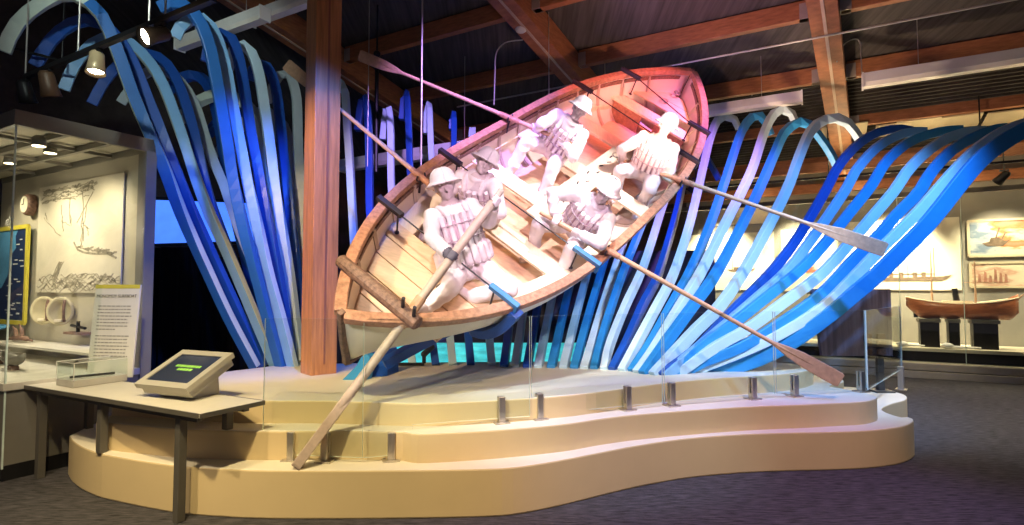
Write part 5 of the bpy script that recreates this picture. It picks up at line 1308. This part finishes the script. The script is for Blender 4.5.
# slats: blue floods low, white from the front
spotl('fan_white', (2.9, 2.6, 4.4), (2.0, 6.2, 1.6), 430, (.80, .90, 1), 40, .6)
spotl('fan_blue', (3.4, 3.2, 4.4), (3.2, 6.2, 1.9), 700, (.13, .40, 1), 60, .6)
spotl('left_blue', (-.6, 3.0, 4.6), (-2.5, 5.9, 2.0), 600, (.04, .17, 1), 44, .6)
spotl('left_white', (-2.6, 2.2, 4.3), (-3.5, 5.3, 3.9), 150, (.86, 1, .90), 46, .7)
spotl('floor_blue', (2.4, 3.9, 4.9), (1.7, 3.6, 0), 330, (.22, .12, 1), 62, .7)
# platform and near end: warm
spotl('platform_warm', (-1.6, 1.4, 4.4), (-1.75, 3.7, .2), 640, (1, .80, .42), 58, .8)
spotl('platform_peach', (1.9, 1.6, 4.6), (1.6, 4.6, .3), 480, (1, .70, .42), 64, .8)
spotl('tread_cool', (.6, 3.0, 4.6), (.7, 4.9, .7), 330, (.62, .86, 1), 40, .7)
spotl('post_warm', (-2.6, 2.6, 3.4), (-1.9, 5.2, 2.2), 330, (1, .66, .34), 60, .7)
spotl('floor_warm', (-3.0, 1.6, 4.2), (-3.4, 3.2, 0), 330, (1, .80, .50), 70, .8)
# show case
spotl('sign_fill', (-2.4, 3.2, 3.3), (-3.7, 4.9, 1.3), 150, (1, .88, .66), 30, .8)  # unseen lamp added to brighten the text panel
for p, e in ((kc(.35, .55, CZ - .22), 26), (kc(.4, 1.5, CZ - .22), 26), (kc(.4, 2.5, CZ - .22), 18)):
    spotl('case_spot', p, p + A * .45 - U * 1.0 + B * .1, e * 1.7, (1, .85, .58), 120, .8, .05)
pointl('case_fill', kc(.4, 1.2, 2.2), 7, (1, .86, .62))
pointl('case_low', kc(.35, 1.6, 1.25), 5, (1, .86, .62))
# gallery
for s, e in ((-2.3, 90), (-.6, 85), (1.0, 260), (2.6, 180), (4.2, 180)):
    p = wpt(s, 3.3, .95); spotl('gallery_spot', p, wpt(s, 1.9, 0), e * 2.3, (1, .84, .54), 75, .7)
for s in (-1.2, .6): p = wpt(s, 3.0, 1.0); spotl('gallery_deck_spot', p, wpt(s, .5, .8), 120, (1, .84, .55), 80, .7)
for s in (-1.5, 0., 1.6, 3.4): pointl('gallery_uplight', wpt(s, 3.4, .6), 6, (1, .75, .40))
for s, e in ((-1.6, 9), (.6, 9)): spotl('ship_fill', wpt(s, 2.7, 2.6), wpt(s, 1.1, .8), e * 8, (1, .80, .5), 50, .8)  # unseen lamps added to lift the hull of the ship model
spotl('floor_side', (6.2, 6.0, 4.0), (5.4, 7.2, 0), 420, (1, .9, .82), 80, .8)  # unseen lamp added to brighten the carpet on this side
# unseen upward spots added to brighten the roof deck
spotl('roof_warm', (1.5, 5.2, 2.9), roof_at(700, 40, 0), 120, (1, .55, .40), 110, .8)
spotl('roof_warm_two', (3.6, 7.2, 2.6), roof_at(900, 60, 0), 90, (1, .70, .45), 110, .8)
spotl('roof_lilac', (.8, 6.0, 3.9), roof_at(690, 8, 0), 45, (.7, .4, 1), 80, .8)
# ------------------------------------------------------------------ colour management
SC.view_settings.view_transform = 'Standard'; SC.view_settings.look = 'None'; SC.view_settings.gamma = 1.0; SC.view_settings.use_curve_mapping = False
SC.view_settings.exposure = 0.75
